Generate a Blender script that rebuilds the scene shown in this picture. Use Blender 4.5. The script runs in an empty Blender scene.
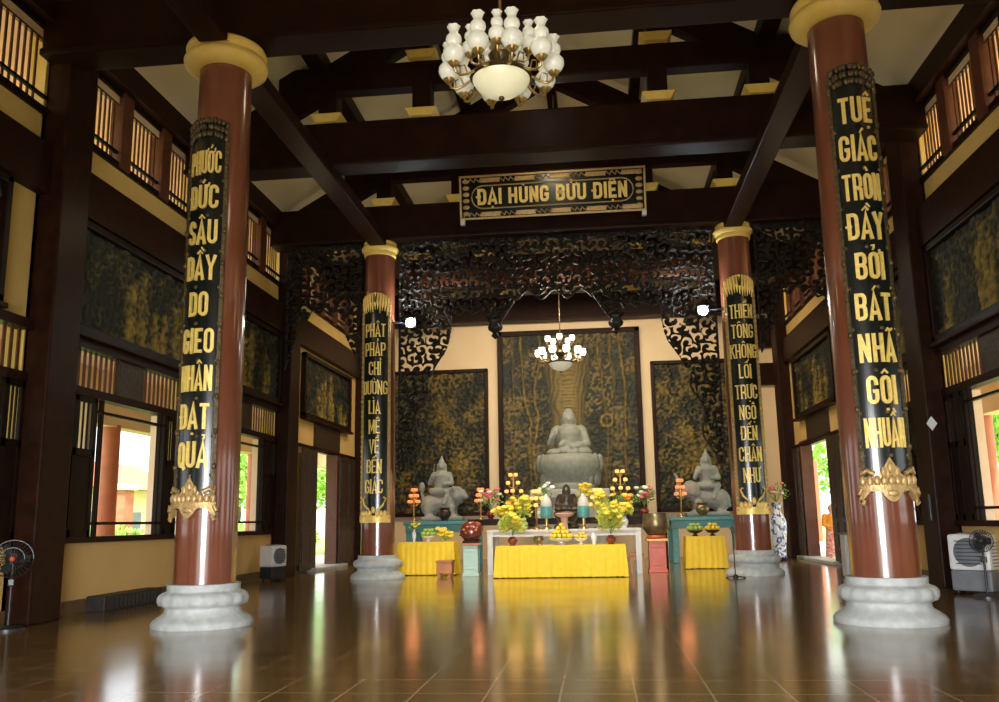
import bpy, bmesh, math, random, unicodedata
import numpy as np
from mathutils import Vector, Matrix
PI = math.pi
random.seed(7)
rng = np.random.default_rng(11)
S = bpy.context.scene
COL = S.collection

# ------------------------------------------------------------------ materials
MATS = {}
def mat(name, col, rough=0.5, metal=0.0, col2=None, scale=6.0, bump=0.0, bscale=None, emit=None, estr=0.0,
        coat=0.0, spec=0.5, stretch=(1, 1, 1), trans=0.0):
    m = bpy.data.materials.new(name); m.use_nodes = True
    nt = m.node_tree; b = nt.nodes['Principled BSDF']
    b.inputs['Base Color'].default_value = (*col, 1)
    b.inputs['Roughness'].default_value = rough
    b.inputs['Metallic'].default_value = metal
    b.inputs['Specular IOR Level'].default_value = spec
    if coat:
        b.inputs['Coat Weight'].default_value = coat; b.inputs['Coat Roughness'].default_value = 0.08
    if trans: b.inputs['Transmission Weight'].default_value = trans
    if emit:
        b.inputs['Emission Color'].default_value = (*emit, 1); b.inputs['Emission Strength'].default_value = estr
    if col2 or bump:
        tc = nt.nodes.new('ShaderNodeTexCoord'); mp = nt.nodes.new('ShaderNodeMapping')
        mp.inputs['Scale'].default_value = stretch
        nt.links.new(tc.outputs['Object'], mp.inputs['Vector'])
        n = nt.nodes.new('ShaderNodeTexNoise'); n.inputs['Scale'].default_value = scale; n.inputs['Detail'].default_value = 5
        nt.links.new(mp.outputs['Vector'], n.inputs['Vector'])
        if col2:
            r = nt.nodes.new('ShaderNodeValToRGB')
            r.color_ramp.elements[0].position = 0.35; r.color_ramp.elements[0].color = (*col, 1)
            r.color_ramp.elements[1].position = 0.68; r.color_ramp.elements[1].color = (*col2, 1)
            nt.links.new(n.outputs['Fac'], r.inputs['Fac']); nt.links.new(r.outputs['Color'], b.inputs['Base Color'])
        if bump:
            n2 = n
            if bscale:
                n2 = nt.nodes.new('ShaderNodeTexNoise'); n2.inputs['Scale'].default_value = bscale
                nt.links.new(mp.outputs['Vector'], n2.inputs['Vector'])
            bp = nt.nodes.new('ShaderNodeBump'); bp.inputs['Strength'].default_value = bump; bp.inputs['Distance'].default_value = 0.02
            nt.links.new(n2.outputs['Fac'], bp.inputs['Height']); nt.links.new(bp.outputs['Normal'], b.inputs['Normal'])
    MATS[name] = m
    return m

WOOD = mat('dark_timber', (0.016, 0.0048, 0.0022), 0.45, col2=(0.030, 0.009, 0.004), scale=3, stretch=(2, 2, 2), spec=0.13)
WOODB = mat('blackish_timber', (0.009, 0.0035, 0.002), 0.45, col2=(0.018, 0.007, 0.0035), scale=4, spec=0.15)
BEAM = mat('beam_timber', (0.013, 0.0035, 0.0014), 0.45, col2=(0.024, 0.007, 0.0025), scale=2.5, spec=0.13)
BARW = mat('window_bar_timber', (0.10, 0.030, 0.014), 0.45, col2=(0.14, 0.045, 0.02), scale=5)
COLRED = mat('red_lacquer_column', (0.165, 0.046, 0.021), 0.28, col2=(0.195, 0.057, 0.027), scale=2, coat=1.0)
STONE = mat('pale_grey_stone', (0.42, 0.45, 0.43), 0.55, col2=(0.54, 0.57, 0.55), scale=9, bump=0.25, bscale=30)
STATUE = mat('grey_statue_stone', (0.23, 0.24, 0.215), 0.65, col2=(0.30, 0.31, 0.28), scale=7, bump=0.2, bscale=25)
CREAM = mat('cream_wall_paint', (0.64, 0.41, 0.135), 0.8, col2=(0.69, 0.45, 0.16), scale=1.2)
BACKCREAM = mat('back_wall_paint', (0.84, 0.63, 0.40), 0.75, col2=(0.88, 0.67, 0.43), scale=1.0)
CEIL = mat('cream_ceiling_paint', (0.72, 0.62, 0.40), 0.8, col2=(0.78, 0.68, 0.45), scale=0.8)
SALMON = mat('salmon_outer_paint', (0.84, 0.58, 0.38), 0.8, col2=(0.88, 0.64, 0.44), scale=1.5)
PORCHRED = mat('porch_column_paint', (0.48, 0.13, 0.06), 0.6, col2=(0.55, 0.17, 0.08), scale=3)
CAPY = mat('yellow_capital_paint', (0.80, 0.52, 0.10), 0.5, col2=(0.86, 0.60, 0.16), scale=5)
GOLD = mat('gilded_gold', (0.86, 0.58, 0.13), 0.42, metal=0.2, col2=(0.95, 0.70, 0.22), scale=20)
DULLGOLD = mat('dull_carved_gilding', (0.46, 0.29, 0.11), 0.45, metal=0.45, col2=(0.62, 0.43, 0.18), scale=25, bump=0.4, bscale=40)
DARKGILT = mat('blackened_gilding', (0.05, 0.035, 0.015), 0.4, metal=0.3, col2=(0.16, 0.10, 0.035), scale=22, bump=0.5, bscale=40)
BLACK = mat('black_lacquer', (0.006, 0.008, 0.007), 0.22, col2=(0.012, 0.014, 0.012), scale=5, spec=0.6)
FRET = mat('carved_fret_wood', (0.007, 0.0045, 0.003), 0.5, col2=(0.026, 0.018, 0.012), scale=14, spec=0.28)
YELLOW = mat('yellow_satin_cloth', (0.93, 0.60, 0.006), 0.55, col2=(0.96, 0.66, 0.012), scale=8)
TEAL = mat('teal_paint', (0.07, 0.27, 0.27), 0.4, col2=(0.10, 0.34, 0.33), scale=6)
PALEGREEN = mat('pale_green_paint', (0.42, 0.62, 0.54), 0.5, col2=(0.48, 0.67, 0.58), scale=6)
REDPAINT = mat('red_painted_wood', (0.50, 0.075, 0.035), 0.4, col2=(0.58, 0.11, 0.05), scale=6)
ORANGEW = mat('orange_brown_wood', (0.45, 0.16, 0.045), 0.45, col2=(0.55, 0.22, 0.07), scale=6)
GREYW = mat('grey_white_paint', (0.62, 0.60, 0.55), 0.5, col2=(0.70, 0.68, 0.62), scale=6)
FISHRED = mat('maroon_lacquer', (0.16, 0.018, 0.012), 0.25, col2=(0.24, 0.04, 0.02), scale=9, coat=0.4)
BRONZE = mat('aged_bronze', (0.20, 0.15, 0.075), 0.38, metal=0.75, col2=(0.28, 0.22, 0.12), scale=10)
BRASS = mat('antique_brass', (0.42, 0.28, 0.10), 0.3, metal=0.85, col2=(0.52, 0.36, 0.15), scale=15)
DKBRASS = mat('dark_brass', (0.09, 0.055, 0.022), 0.35, metal=0.7, col2=(0.14, 0.09, 0.04), scale=15)
GLASSW = mat('milk_glass_shade', (0.80, 0.79, 0.70), 0.25, emit=(1.0, 0.93, 0.74), estr=0.10, col2=(0.86, 0.85, 0.77), scale=8)
GLASSL = mat('lit_milk_glass', (0.85, 0.84, 0.78), 0.25, emit=(1.0, 0.95, 0.82), estr=1.6)
BOWLG = mat('cream_glass_bowl', (0.78, 0.74, 0.52), 0.3, emit=(1.0, 0.90, 0.58), estr=0.22, col2=(0.83, 0.79, 0.58), scale=5)
WHITEP = mat('white_plastic', (0.74, 0.76, 0.76), 0.4, col2=(0.78, 0.80, 0.80), scale=5)
DARKP = mat('dark_plastic', (0.018, 0.019, 0.022), 0.4, col2=(0.028, 0.029, 0.032), scale=5)
GREYP = mat('grey_plastic', (0.16, 0.18, 0.20), 0.5, col2=(0.20, 0.22, 0.24), scale=5)
CHROME = mat('brushed_chrome', (0.6, 0.6, 0.6), 0.25, metal=0.9, col2=(0.68, 0.68, 0.68), scale=10)
PORC = mat('white_porcelain', (0.78, 0.80, 0.82), 0.18, col2=(0.84, 0.86, 0.88), scale=4, coat=0.3)
BLUEP = mat('cobalt_painted_porcelain', (0.82, 0.84, 0.87), 0.18, coat=0.3)
def blue_white(m):
    nt = m.node_tree; b = nt.nodes['Principled BSDF']; tc = nt.nodes.new('ShaderNodeTexCoord')
    v = nt.nodes.new('ShaderNodeTexNoise'); v.inputs['Scale'].default_value = 7.5; v.inputs['Detail'].default_value = 3; v.inputs['Distortion'].default_value = 1.2
    r = nt.nodes.new('ShaderNodeValToRGB'); r.color_ramp.elements[0].position = 0.50; r.color_ramp.elements[0].color = (0.82, 0.84, 0.87, 1)
    r.color_ramp.elements[1].position = 0.56; r.color_ramp.elements[1].color = (0.04, 0.10, 0.34, 1)
    nt.links.new(tc.outputs['Object'], v.inputs['Vector']); nt.links.new(v.outputs['Fac'], r.inputs['Fac']); nt.links.new(r.outputs['Color'], b.inputs['Base Color'])
blue_white(BLUEP)
LEAF = mat('green_leaves', (0.10, 0.26, 0.045), 0.5, col2=(0.26, 0.42, 0.08), scale=8)
LEAFY = mat('yellow_green_leaves', (0.40, 0.50, 0.06), 0.5, col2=(0.70, 0.68, 0.12), scale=14)
TREEL = mat('tree_foliage', (0.26, 0.50, 0.08), 0.6, col2=(0.50, 0.70, 0.18), scale=1.5)
PETY = mat('yellow_petals', (0.90, 0.62, 0.03), 0.5, col2=(0.95, 0.75, 0.10), scale=14)
PETR = mat('red_pink_petals', (0.68, 0.10, 0.10), 0.5, col2=(0.80, 0.26, 0.24), scale=14)
PETW = mat('white_petals', (0.80, 0.80, 0.72), 0.5, col2=(0.86, 0.86, 0.80), scale=14)
FRUITY = mat('yellow_fruit_skin', (0.85, 0.60, 0.03), 0.4, col2=(0.90, 0.70, 0.06), scale=10)
FRUITG = mat('green_fruit_skin', (0.34, 0.50, 0.06), 0.4, col2=(0.48, 0.62, 0.12), scale=10)
FRUITO = mat('orange_fruit_skin', (0.85, 0.30, 0.03), 0.4, col2=(0.90, 0.38, 0.05), scale=10)
AMBER = mat('amber_lit_glass', (0.85, 0.50, 0.12), 0.3, emit=(1.0, 0.50, 0.12), estr=.7)
REDLIT = mat('red_lit_glass', (0.80, 0.25, 0.10), 0.3, emit=(1.0, 0.28, 0.08), estr=.6)
LEDM = mat('led_lamp_face', (0.9, 0.95, 1.0), 0.3, emit=(0.80, 0.93, 1.0), estr=60)
TUBEM = mat('fluorescent_tube', (0.9, 0.9, 0.95), 0.3, emit=(0.92, 0.94, 1.0), estr=1.2)
BUDDHAD = mat('dark_bronze_statue', (0.035, 0.028, 0.022), 0.35, metal=0.5, col2=(0.07, 0.055, 0.04), scale=9)
ROBE = mat('orange_robe_cloth', (0.85, 0.30, 0.02), 0.7, col2=(0.92, 0.40, 0.04), scale=6)
SKIRT = mat('red_print_cloth', (0.70, 0.10, 0.06), 0.7, col2=(0.85, 0.62, 0.52), scale=14)
SKIN = mat('person_skin', (0.55, 0.33, 0.22), 0.55, col2=(0.60, 0.37, 0.25), scale=6)
HAIR = mat('pale_head_cloth', (0.78, 0.62, 0.45), 0.7, col2=(0.82, 0.68, 0.52), scale=6)
TRUNK = mat('tree_bark', (0.12, 0.08, 0.05), 0.8, col2=(0.18, 0.13, 0.08), scale=6)
PAVE = mat('terrace_paving', (0.62, 0.56, 0.46), 0.7, col2=(0.70, 0.64, 0.54), scale=2)
LAWN = mat('lawn_ground', (0.16, 0.30, 0.05), 0.9, col2=(0.28, 0.40, 0.10), scale=1.2)
HOUSEM = mat('house_render', (0.84, 0.66, 0.44), 0.8, col2=(0.88, 0.72, 0.50), scale=0.7)
TILER = mat('red_roof_tile', (0.42, 0.13, 0.07), 0.7, col2=(0.52, 0.19, 0.10), scale=4)
SKIRTB = mat('brown_skirting_tile', (0.13, 0.075, 0.030), 0.35, col2=(0.18, 0.11, 0.05), scale=5)
CARVEDP = mat('carved_dark_panel', (0.020, 0.010, 0.006), 0.4, col2=(0.07, 0.04, 0.02), scale=18, bump=0.8, bscale=22)
CUSHION = mat('black_cushion_cloth', (0.012, 0.010, 0.009), 0.6, col2=(0.03, 0.026, 0.022), scale=8)

def floor_mat():
    m = bpy.data.materials.new('polished_brown_tile'); m.use_nodes = True; nt = m.node_tree; b = nt.nodes['Principled BSDF']
    tc = nt.nodes.new('ShaderNodeTexCoord')
    br = nt.nodes.new('ShaderNodeTexBrick'); br.offset = 0.0; br.inputs['Scale'].default_value = 1.0
    br.inputs['Brick Width'].default_value = 0.6; br.inputs['Row Height'].default_value = 0.6
    br.inputs['Mortar Size'].default_value = 0.011; br.inputs['Mortar Smooth'].default_value = 0.3
    br.inputs['Color1'].default_value = (0.205, 0.118, 0.033, 1); br.inputs['Color2'].default_value = (0.235, 0.138, 0.041, 1)
    br.inputs['Mortar'].default_value = (0.50, 0.37, 0.21, 1)
    nt.links.new(tc.outputs['Object'], br.inputs['Vector'])
    n = nt.nodes.new('ShaderNodeTexNoise'); n.inputs['Scale'].default_value = 0.9; n.inputs['Detail'].default_value = 6
    nt.links.new(tc.outputs['Object'], n.inputs['Vector'])
    mx = nt.nodes.new('ShaderNodeMixRGB'); mx.blend_type = 'MULTIPLY'; mx.inputs['Fac'].default_value = 0.35
    nt.links.new(br.outputs['Color'], mx.inputs['Color1']); nt.links.new(n.outputs['Color'], mx.inputs['Color2'])
    nt.links.new(mx.outputs['Color'], b.inputs['Base Color'])
    mr = nt.nodes.new('ShaderNodeMapRange'); mr.inputs['To Min'].default_value = 0.10; mr.inputs['To Max'].default_value = 0.22
    nt.links.new(n.outputs['Fac'], mr.inputs['Value']); nt.links.new(mr.outputs['Result'], b.inputs['Roughness'])
    n2 = nt.nodes.new('ShaderNodeTexNoise'); n2.inputs['Scale'].default_value = 2.2
    nt.links.new(tc.outputs['Object'], n2.inputs['Vector'])
    bp = nt.nodes.new('ShaderNodeBump'); bp.inputs['Strength'].default_value = 0.10; bp.inputs['Distance'].default_value = 0.02
    nt.links.new(n2.outputs['Fac'], bp.inputs['Height']); nt.links.new(bp.outputs['Normal'], b.inputs['Normal'])
    b.inputs['Specular IOR Level'].default_value = 0.6; b.inputs['Coat Weight'].default_value = 0.35; b.inputs['Coat Roughness'].default_value = 0.13
    return m
FLOORM = floor_mat()

def relief_mat(name, dark, dark2, gold):
    m = bpy.data.materials.new(name); m.use_nodes = True; nt = m.node_tree; b = nt.nodes['Principled BSDF']
    a = nt.nodes.new('ShaderNodeAttribute'); a.attribute_name = 'gild'
    tc = nt.nodes.new('ShaderNodeTexCoord'); n = nt.nodes.new('ShaderNodeTexNoise'); n.inputs['Scale'].default_value = 6
    nt.links.new(tc.outputs['Object'], n.inputs['Vector'])
    mx0 = nt.nodes.new('ShaderNodeMixRGB'); mx0.inputs['Color1'].default_value = (*dark, 1); mx0.inputs['Color2'].default_value = (*dark2, 1)
    nt.links.new(n.outputs['Fac'], mx0.inputs['Fac'])
    mx = nt.nodes.new('ShaderNodeMixRGB'); mx.inputs['Color2'].default_value = (*gold, 1)
    nt.links.new(a.outputs['Fac'], mx.inputs['Fac']); nt.links.new(mx0.outputs['Color'], mx.inputs['Color1'])
    nt.links.new(mx.outputs['Color'], b.inputs['Base Color'])
    ml = nt.nodes.new('ShaderNodeMath'); ml.operation = 'MULTIPLY'; ml.inputs[1].default_value = 0.45
    nt.links.new(a.outputs['Fac'], ml.inputs[0]); nt.links.new(ml.outputs['Value'], b.inputs['Metallic'])
    b.inputs['Roughness'].default_value = 0.58; b.inputs['Specular IOR Level'].default_value = 0.3
    return m
RELIEF = relief_mat('gilded_black_relief', (0.005, 0.006, 0.0045), (0.018, 0.021, 0.016), (0.40, 0.27, 0.06))
RELIEFB = relief_mat('gilded_bark_relief', (0.014, 0.015, 0.012), (0.045, 0.050, 0.042), (0.40, 0.275, 0.085))

# ------------------------------------------------------------------ mesh builder
class MB:
    def __init__(s): s.v = []; s.f = []; s.sm = []
    def add(s, vs, fs, smooth=False):
        o = len(s.v); s.v += [tuple(p) for p in vs]
        for f in fs: s.f.append(tuple(i + o for i in f)); s.sm.append(smooth)
        return s
    def box(s, x0, x1, y0, y1, z0, z1):
        if x0 > x1: x0, x1 = x1, x0
        if y0 > y1: y0, y1 = y1, y0
        if z0 > z1: z0, z1 = z1, z0
        v = [(x, y, z) for z in (z0, z1) for y in (y0, y1) for x in (x0, x1)]
        return s.add(v, [(0, 2, 3, 1), (4, 5, 7, 6), (0, 1, 5, 4), (2, 6, 7, 3), (0, 4, 6, 2), (1, 3, 7, 5)])
    def bbox(s, x0, x1, y0, y1, z0, z1, b=0.02):
        bm = bmesh.new(); bmesh.ops.create_cube(bm, size=1)
        for v in bm.verts: v.co = Vector(((x0 + x1) / 2 + v.co.x * (x1 - x0), (y0 + y1) / 2 + v.co.y * (y1 - y0), (z0 + z1) / 2 + v.co.z * (z1 - z0)))
        bmesh.ops.bevel(bm, geom=bm.edges[:], offset=b, segments=2, affect='EDGES', profile=0.6)
        return s.bm(bm)
    def bm(s, bm, smooth=False):
        bm.verts.index_update()
        s.add([v.co[:] for v in bm.verts], [[v.index for v in f.verts] for f in bm.faces], smooth); bm.free(); return s
    def obox(s, p, q, w, h, up=(0, 0, 1)):
        """bar from p to q; w across, h along up"""
        p, q = Vector(p), Vector(q); d = (q - p).normalized(); u = Vector(up); r = d.cross(u).normalized(); u = r.cross(d)
        v = []
        for c in (p, q):
            for a, b in ((-1, -1), (1, -1), (1, 1), (-1, 1)): v.append(c + r * a * w / 2 + u * b * h / 2)
        return s.add(v, [(0, 1, 2, 3), (7, 6, 5, 4), (0, 4, 5, 1), (1, 5, 6, 2), (2, 6, 7, 3), (3, 7, 4, 0)])
    def lathe(s, prof, c=(0, 0, 0), n=32, smooth=True, lobes=None, axis=None):
        """prof: list of (r, z); lobes: f(angle, i) radius factor"""
        v = []; f = []; c = Vector(c)
        for i, (r, z) in enumerate(prof):
            for k in range(n):
                a = 2 * PI * k / n; rr = r * (lobes(a, i) if lobes else 1)
                v.append(Vector((rr * math.cos(a), rr * math.sin(a), z)))
        for i in range(len(prof) - 1):
            for k in range(n):
                k2 = (k + 1) % n; f.append((i * n + k, i * n + k2, (i + 1) * n + k2, (i + 1) * n + k))
        f.append(tuple(range(n - 1, -1, -1))); f.append(tuple((len(prof) - 1) * n + k for k in range(n)))
        if axis:
            q = Vector((0, 0, 1)).rotation_difference(Vector(axis)); v = [q @ p for p in v]
        return s.add([p + c for p in v], f, smooth)
    def cyl(s, p, q, r, r2=None, n=12, smooth=True):
        p, q = Vector(p), Vector(q); r2 = r if r2 is None else r2
        d = q - p; L = d.length
        return s.lathe([(r, 0), (r2, L)], p, n, smooth, axis=d / L)
    def tube(s, pts, r, n=8):
        pts = [Vector(p) for p in pts]; v = []; f = []
        up = Vector((0, 0, 1))
        for i, p in enumerate(pts):
            d = (pts[min(i + 1, len(pts) - 1)] - pts[max(i - 1, 0)]).normalized()
            a = d.cross(up); a = a if a.length > 1e-3 else d.cross(Vector((1, 0, 0))); a.normalize(); b = d.cross(a)
            rr = r[i] if isinstance(r, (list, tuple)) else r
            for k in range(n): t = 2 * PI * k / n; v.append(p + (a * math.cos(t) + b * math.sin(t)) * rr)
        for i in range(len(pts) - 1):
            for k in range(n): k2 = (k + 1) % n; f.append((i * n + k, i * n + k2, (i + 1) * n + k2, (i + 1) * n + k))
        f.append(tuple(range(n - 1, -1, -1))); f.append(tuple((len(pts) - 1) * n + k for k in range(n)))
        return s.add(v, f, True)
    def ell(s, c, r, seg=16, rings=10, rot=None):
        r = (r, r, r) if isinstance(r, (int, float)) else r; v = []; f = []; c = Vector(c)
        R = Matrix.Rotation(rot[0], 3, rot[1]) if rot else None
        for i in range(1, rings):
            t = PI * i / rings
            for k in range(seg):
                a = 2 * PI * k / seg; p = Vector((r[0] * math.sin(t) * math.cos(a), r[1] * math.sin(t) * math.sin(a), -r[2] * math.cos(t)))
                v.append(p)
        v.append(Vector((0, 0, -r[2]))); v.append(Vector((0, 0, r[2])))
        if R: v = [R @ p for p in v]
        v = [p + c for p in v]; nb = (rings - 1) * seg
        for i in range(rings - 2):
            for k in range(seg): k2 = (k + 1) % seg; f.append((i * seg + k, i * seg + k2, (i + 1) * seg + k2, (i + 1) * seg + k))
        for k in range(seg):
            k2 = (k + 1) % seg; f.append((nb, k2, k)); f.append((nb + 1, (rings - 2) * seg + k, (rings - 2) * seg + k2))
        return s.add(v, f, True)
    def prism(s, poly, y0, y1):
        """polygon of (x,z) extruded along Y"""
        n = len(poly); v = [(x, y0, z) for x, z in poly] + [(x, y1, z) for x, z in poly]
        f = [tuple(range(n)), tuple(range(2 * n - 1, n - 1, -1))] + [(i, i + n, (i + 1) % n + n, (i + 1) % n) for i in range(n)]
        return s.add(v, f)
    def build(s, name, material, parent=None, fix=True):
        me = bpy.data.meshes.new(name); me.from_pydata(s.v, [], s.f)
        me.polygons.foreach_set('use_smooth', s.sm)
        me.materials.append(material); me.update()
        if fix and len(s.f) < 20000:
            bm = bmesh.new(); bm.from_mesh(me); bmesh.ops.recalc_face_normals(bm, faces=bm.faces[:])
            if any(s.sm):
                for e in bm.edges:
                    if len(e.link_faces) == 2 and e.calc_face_angle(0) > .96: e.smooth = False
            bm.to_mesh(me); bm.free()
        o = bpy.data.objects.new(name, me); COL.objects.link(o)
        if parent is not None:
            o.parent = parent
            w = parent; off = Vector((0, 0, 0))
            while w is not None: off += w.location; w = w.parent
            o.location = -off if not parent.get('_local') else (0, 0, 0)
        return o

def sharpen(o, ang=40):
    """round shading that breaks at hard corners"""
    me = o.data
    bm = bmesh.new(); bm.from_mesh(me)
    for e in bm.edges:
        if len(e.link_faces) == 2 and e.calc_face_angle(0) > math.radians(ang): e.smooth = False
    bm.to_mesh(me); bm.free(); return o

def thing(name, label, cat, loc=(0, 0, 0), group=None, kind=None, local=False):
    o = bpy.data.objects.new(name, None); COL.objects.link(o); o.location = loc; o.empty_display_size = 0.2
    if label: o['label'] = label
    if cat: o['category'] = cat
    if group: o['group'] = group
    if kind: o['kind'] = kind
    if local: o['_local'] = 1
    return o
def tag(o, label, cat, group=None, kind=None):
    o['label'] = label
    if cat: o['category'] = cat
    if group: o['group'] = group
    if kind: o['kind'] = kind
    return o
def struct(o, label=None, cat=None):
    o['kind'] = 'structure'
    if label: o['label'] = label
    if cat: o['category'] = cat
    return o
def dup(root, loc, label=None, rotz=None, group=None, scale=None):
    r = root.copy(); COL.objects.link(r); r.location = loc
    if label: r['label'] = label
    if group: r['group'] = group
    if rotz is not None: r.rotation_euler = (0, 0, rotz)
    if scale: r.scale = (scale, scale, scale)
    for ch in list(root.children):
        c = ch.copy(); COL.objects.link(c); c.parent = r
        for g in ch.children:
            d = g.copy(); COL.objects.link(d); d.parent = c
    return r

# ------------------------------------------------------------------ noise helpers
def vnoise(x, z, seed=0):
    r = np.random.default_rng(seed); T = r.random((64, 64))
    xi = np.floor(x).astype(int); zi = np.floor(z).astype(int); fx = x - xi; fz = z - zi
    fx = fx * fx * (3 - 2 * fx); fz = fz * fz * (3 - 2 * fz)
    g = lambda a, b: T[a % 64, b % 64]
    return (g(xi, zi) * (1 - fx) + g(xi + 1, zi) * fx) * (1 - fz) + (g(xi, zi + 1) * (1 - fx) + g(xi + 1, zi + 1) * fx) * fz
def fbm(x, z, seed=0, o=4):
    s = 0; a = .5; k = 1
    for i in range(o): s = s + a * vnoise(x * k, z * k, seed + i); a *= .5; k *= 2.03
    return s / (1 - .5 ** o)
def scroll(x, z, cell=0.36, seed=0, freq=26.0):
    """carved scrollwork field: spirals turning about jittered centres"""
    r = np.random.default_rng(seed); J = r.random((64, 64, 3))
    ci = np.floor(x / cell).astype(int); cj = np.floor(z / cell).astype(int)
    best = np.full(x.shape, 1e9); out = np.zeros(x.shape)
    for a in (-1, 0, 1):
        for b in (-1, 0, 1):
            jj = J[(ci + a) % 64, (cj + b) % 64]
            dx = x - (ci + a + .2 + .6 * jj[..., 0]) * cell; dz = z - (cj + b + .2 + .6 * jj[..., 1]) * cell
            d = np.hypot(dx, dz); sg = np.where(jj[..., 2] > .5, 1, -1)
            val = np.cos(np.arctan2(dz, dx) * sg + freq * d + 6 * jj[..., 2])
            m = d < best; best = np.where(m, d, best); out = np.where(m, val, out)
    return out, best

def grid_relief(name, w, h, nx, nz, height, gild, material, parent, place):
    """heightfield panel; place(x,z,y)->world"""
    X, Z = np.meshgrid(np.linspace(-w / 2, w / 2, nx + 1), np.linspace(0, h, nz + 1))
    H = height(X, Z); G = np.clip(gild(X, Z, H), 0, 1)
    v = [place(a, b, c) for a, b, c in zip(X.ravel(), Z.ravel(), H.ravel())]
    f = []
    for j in range(nz):
        for i in range(nx): a = j * (nx + 1) + i; f.append((a, a + 1, a + nx + 2, a + nx + 1))
    me = bpy.data.meshes.new(name); me.from_pydata(v, [], f); me.materials.append(material)
    me.polygons.foreach_set('use_smooth', [True] * len(f))
    at = me.attributes.new('gild', 'FLOAT', 'POINT'); at.data.foreach_set('value', G.ravel().astype(np.float32)); me.update()
    o = bpy.data.objects.new(name, me); COL.objects.link(o)
    if parent is not None: o.parent = parent; o.location = -parent.location
    return o

def fretwork(name, x0, x1, z0, z1, step, mask, y, depth, material, parent, seed, cell=.36, freq=26., thr=-.12):
    nx = int(round((x1 - x0) / step)); nz = int(round((z1 - z0) / step))
    xc = x0 + (np.arange(nx) + .5) * step; zc = z0 + (np.arange(nz) + .5) * step
    X, Z = np.meshgrid(xc, zc)
    fld, dist = scroll(X, Z, cell, seed, freq)
    inside, rim, bias = mask(X, Z)
    solid = inside & ((fld > thr - bias) | rim | (dist < .028))
    # vertices
    V = (nx + 1) * (nz + 1); vx = np.repeat(np.arange(nx + 1)[None], nz + 1, 0) * step + x0; vz = np.repeat(np.arange(nz + 1)[:, None], nx + 1, 1) * step + z0
    P = np.stack([vx.ravel(), vz.ravel()], 1).astype(float)
    pad = np.zeros((nz + 2, nx + 2), bool); pad[1:-1, 1:-1] = solid
    vid = np.arange(V).reshape(nz + 1, nx + 1)
    # boundary edges: vertical edges between cells (j,i-1),(j,i); horizontal between (j-1,i),(j,i)
    L = pad[1:-1, :-1]; Rr = pad[1:-1, 1:]; ve = L != Rr
    jj, ii = np.nonzero(ve); E1 = np.stack([vid[jj, ii], vid[jj + 1, ii]], 1); s1 = L[jj, ii]
    Bm = pad[:-1, 1:-1]; Tm = pad[1:, 1:-1]; he = Bm != Tm
    jj2, ii2 = np.nonzero(he); E2 = np.stack([vid[jj2, ii2], vid[jj2, ii2 + 1]], 1); s2 = Bm[jj2, ii2]
    E = np.concatenate([E1, E2])
    for it in range(3):
        acc = np.zeros((V, 2)); cnt = np.zeros(V)
        np.add.at(acc, E[:, 0], P[E[:, 1]]); np.add.at(acc, E[:, 1], P[E[:, 0]]); np.add.at(cnt, E[:, 0], 1); np.add.at(cnt, E[:, 1], 1)
        m = cnt > 0; P[m] = .45 * P[m] + .55 * acc[m] / cnt[m, None]
    Fv, _ = scroll(P[:, 0], P[:, 1], cell, seed, freq)
    edge = np.zeros(V, bool); edge[E.ravel()] = True
    yf = y - depth * (.35 + .5 * np.clip(Fv, 0, 1)); yf[edge] = y - depth * .25
    verts = [(a, c, b) for (a, b), c in zip(P, yf)] + [(a, y + depth * .3, b) for a, b in P]
    sj, si = np.nonzero(solid); a = vid[sj, si]; b = vid[sj, si + 1]; c = vid[sj + 1, si + 1]; d = vid[sj + 1, si]
    F = [tuple(q) for q in np.stack([a, b, c, d], 1).tolist()] + [tuple(q) for q in (np.stack([d, c, b, a], 1) + V).tolist()]
    for (p, q), s in list(zip(E1.tolist(), s1)): F.append((p, q, q + V, p + V) if s else (q, p, p + V, q + V))
    for (p, q), s in list(zip(E2.tolist(), s2)): F.append((q, p, p + V, q + V) if s else (p, q, q + V, p + V))
    used = np.zeros(2 * V, bool)
    for q in F:
        for i in q: used[i] = True
    remap = np.cumsum(used) - 1
    verts = [verts[i] for i in np.nonzero(used)[0]]; F = [tuple(int(remap[i]) for i in q) for q in F]
    me = bpy.data.meshes.new(name); me.from_pydata(verts, [], F); me.materials.append(material); me.update()
    o = bpy.data.objects.new(name, me); COL.objects.link(o)
    if parent is not None: o.parent = parent; o.location = -parent.location
    return o

def blob(name, shapes, voxel, material, parent, smooth=6):
    """one continuous body: overlapping solids fused by a voxel remesh"""
    m = MB()
    for s in shapes:
        if s[0] == 'e': m.ell(s[1], s[2], 14, 10, s[3] if len(s) > 3 else None)
        elif s[0] == 'c': m.cyl(s[1], s[2], s[3], s[4], 12); m.ell(s[1], s[3], 12, 8); m.ell(s[2], s[4], 12, 8)
        elif s[0] == 'l': m.lathe(s[1], s[2], 40, lobes=s[3] if len(s) > 3 else None)
        elif s[0] == 'b': m.box(*s[1])
    o = m.build(name, material, parent, fix=False)
    r = o.modifiers.new('fuse', 'REMESH'); r.mode = 'VOXEL'; r.voxel_size = voxel; r.use_smooth_shade = True
    if smooth: sm = o.modifiers.new('soften', 'SMOOTH'); sm.iterations = smooth; sm.factor = .5
    return o

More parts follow.
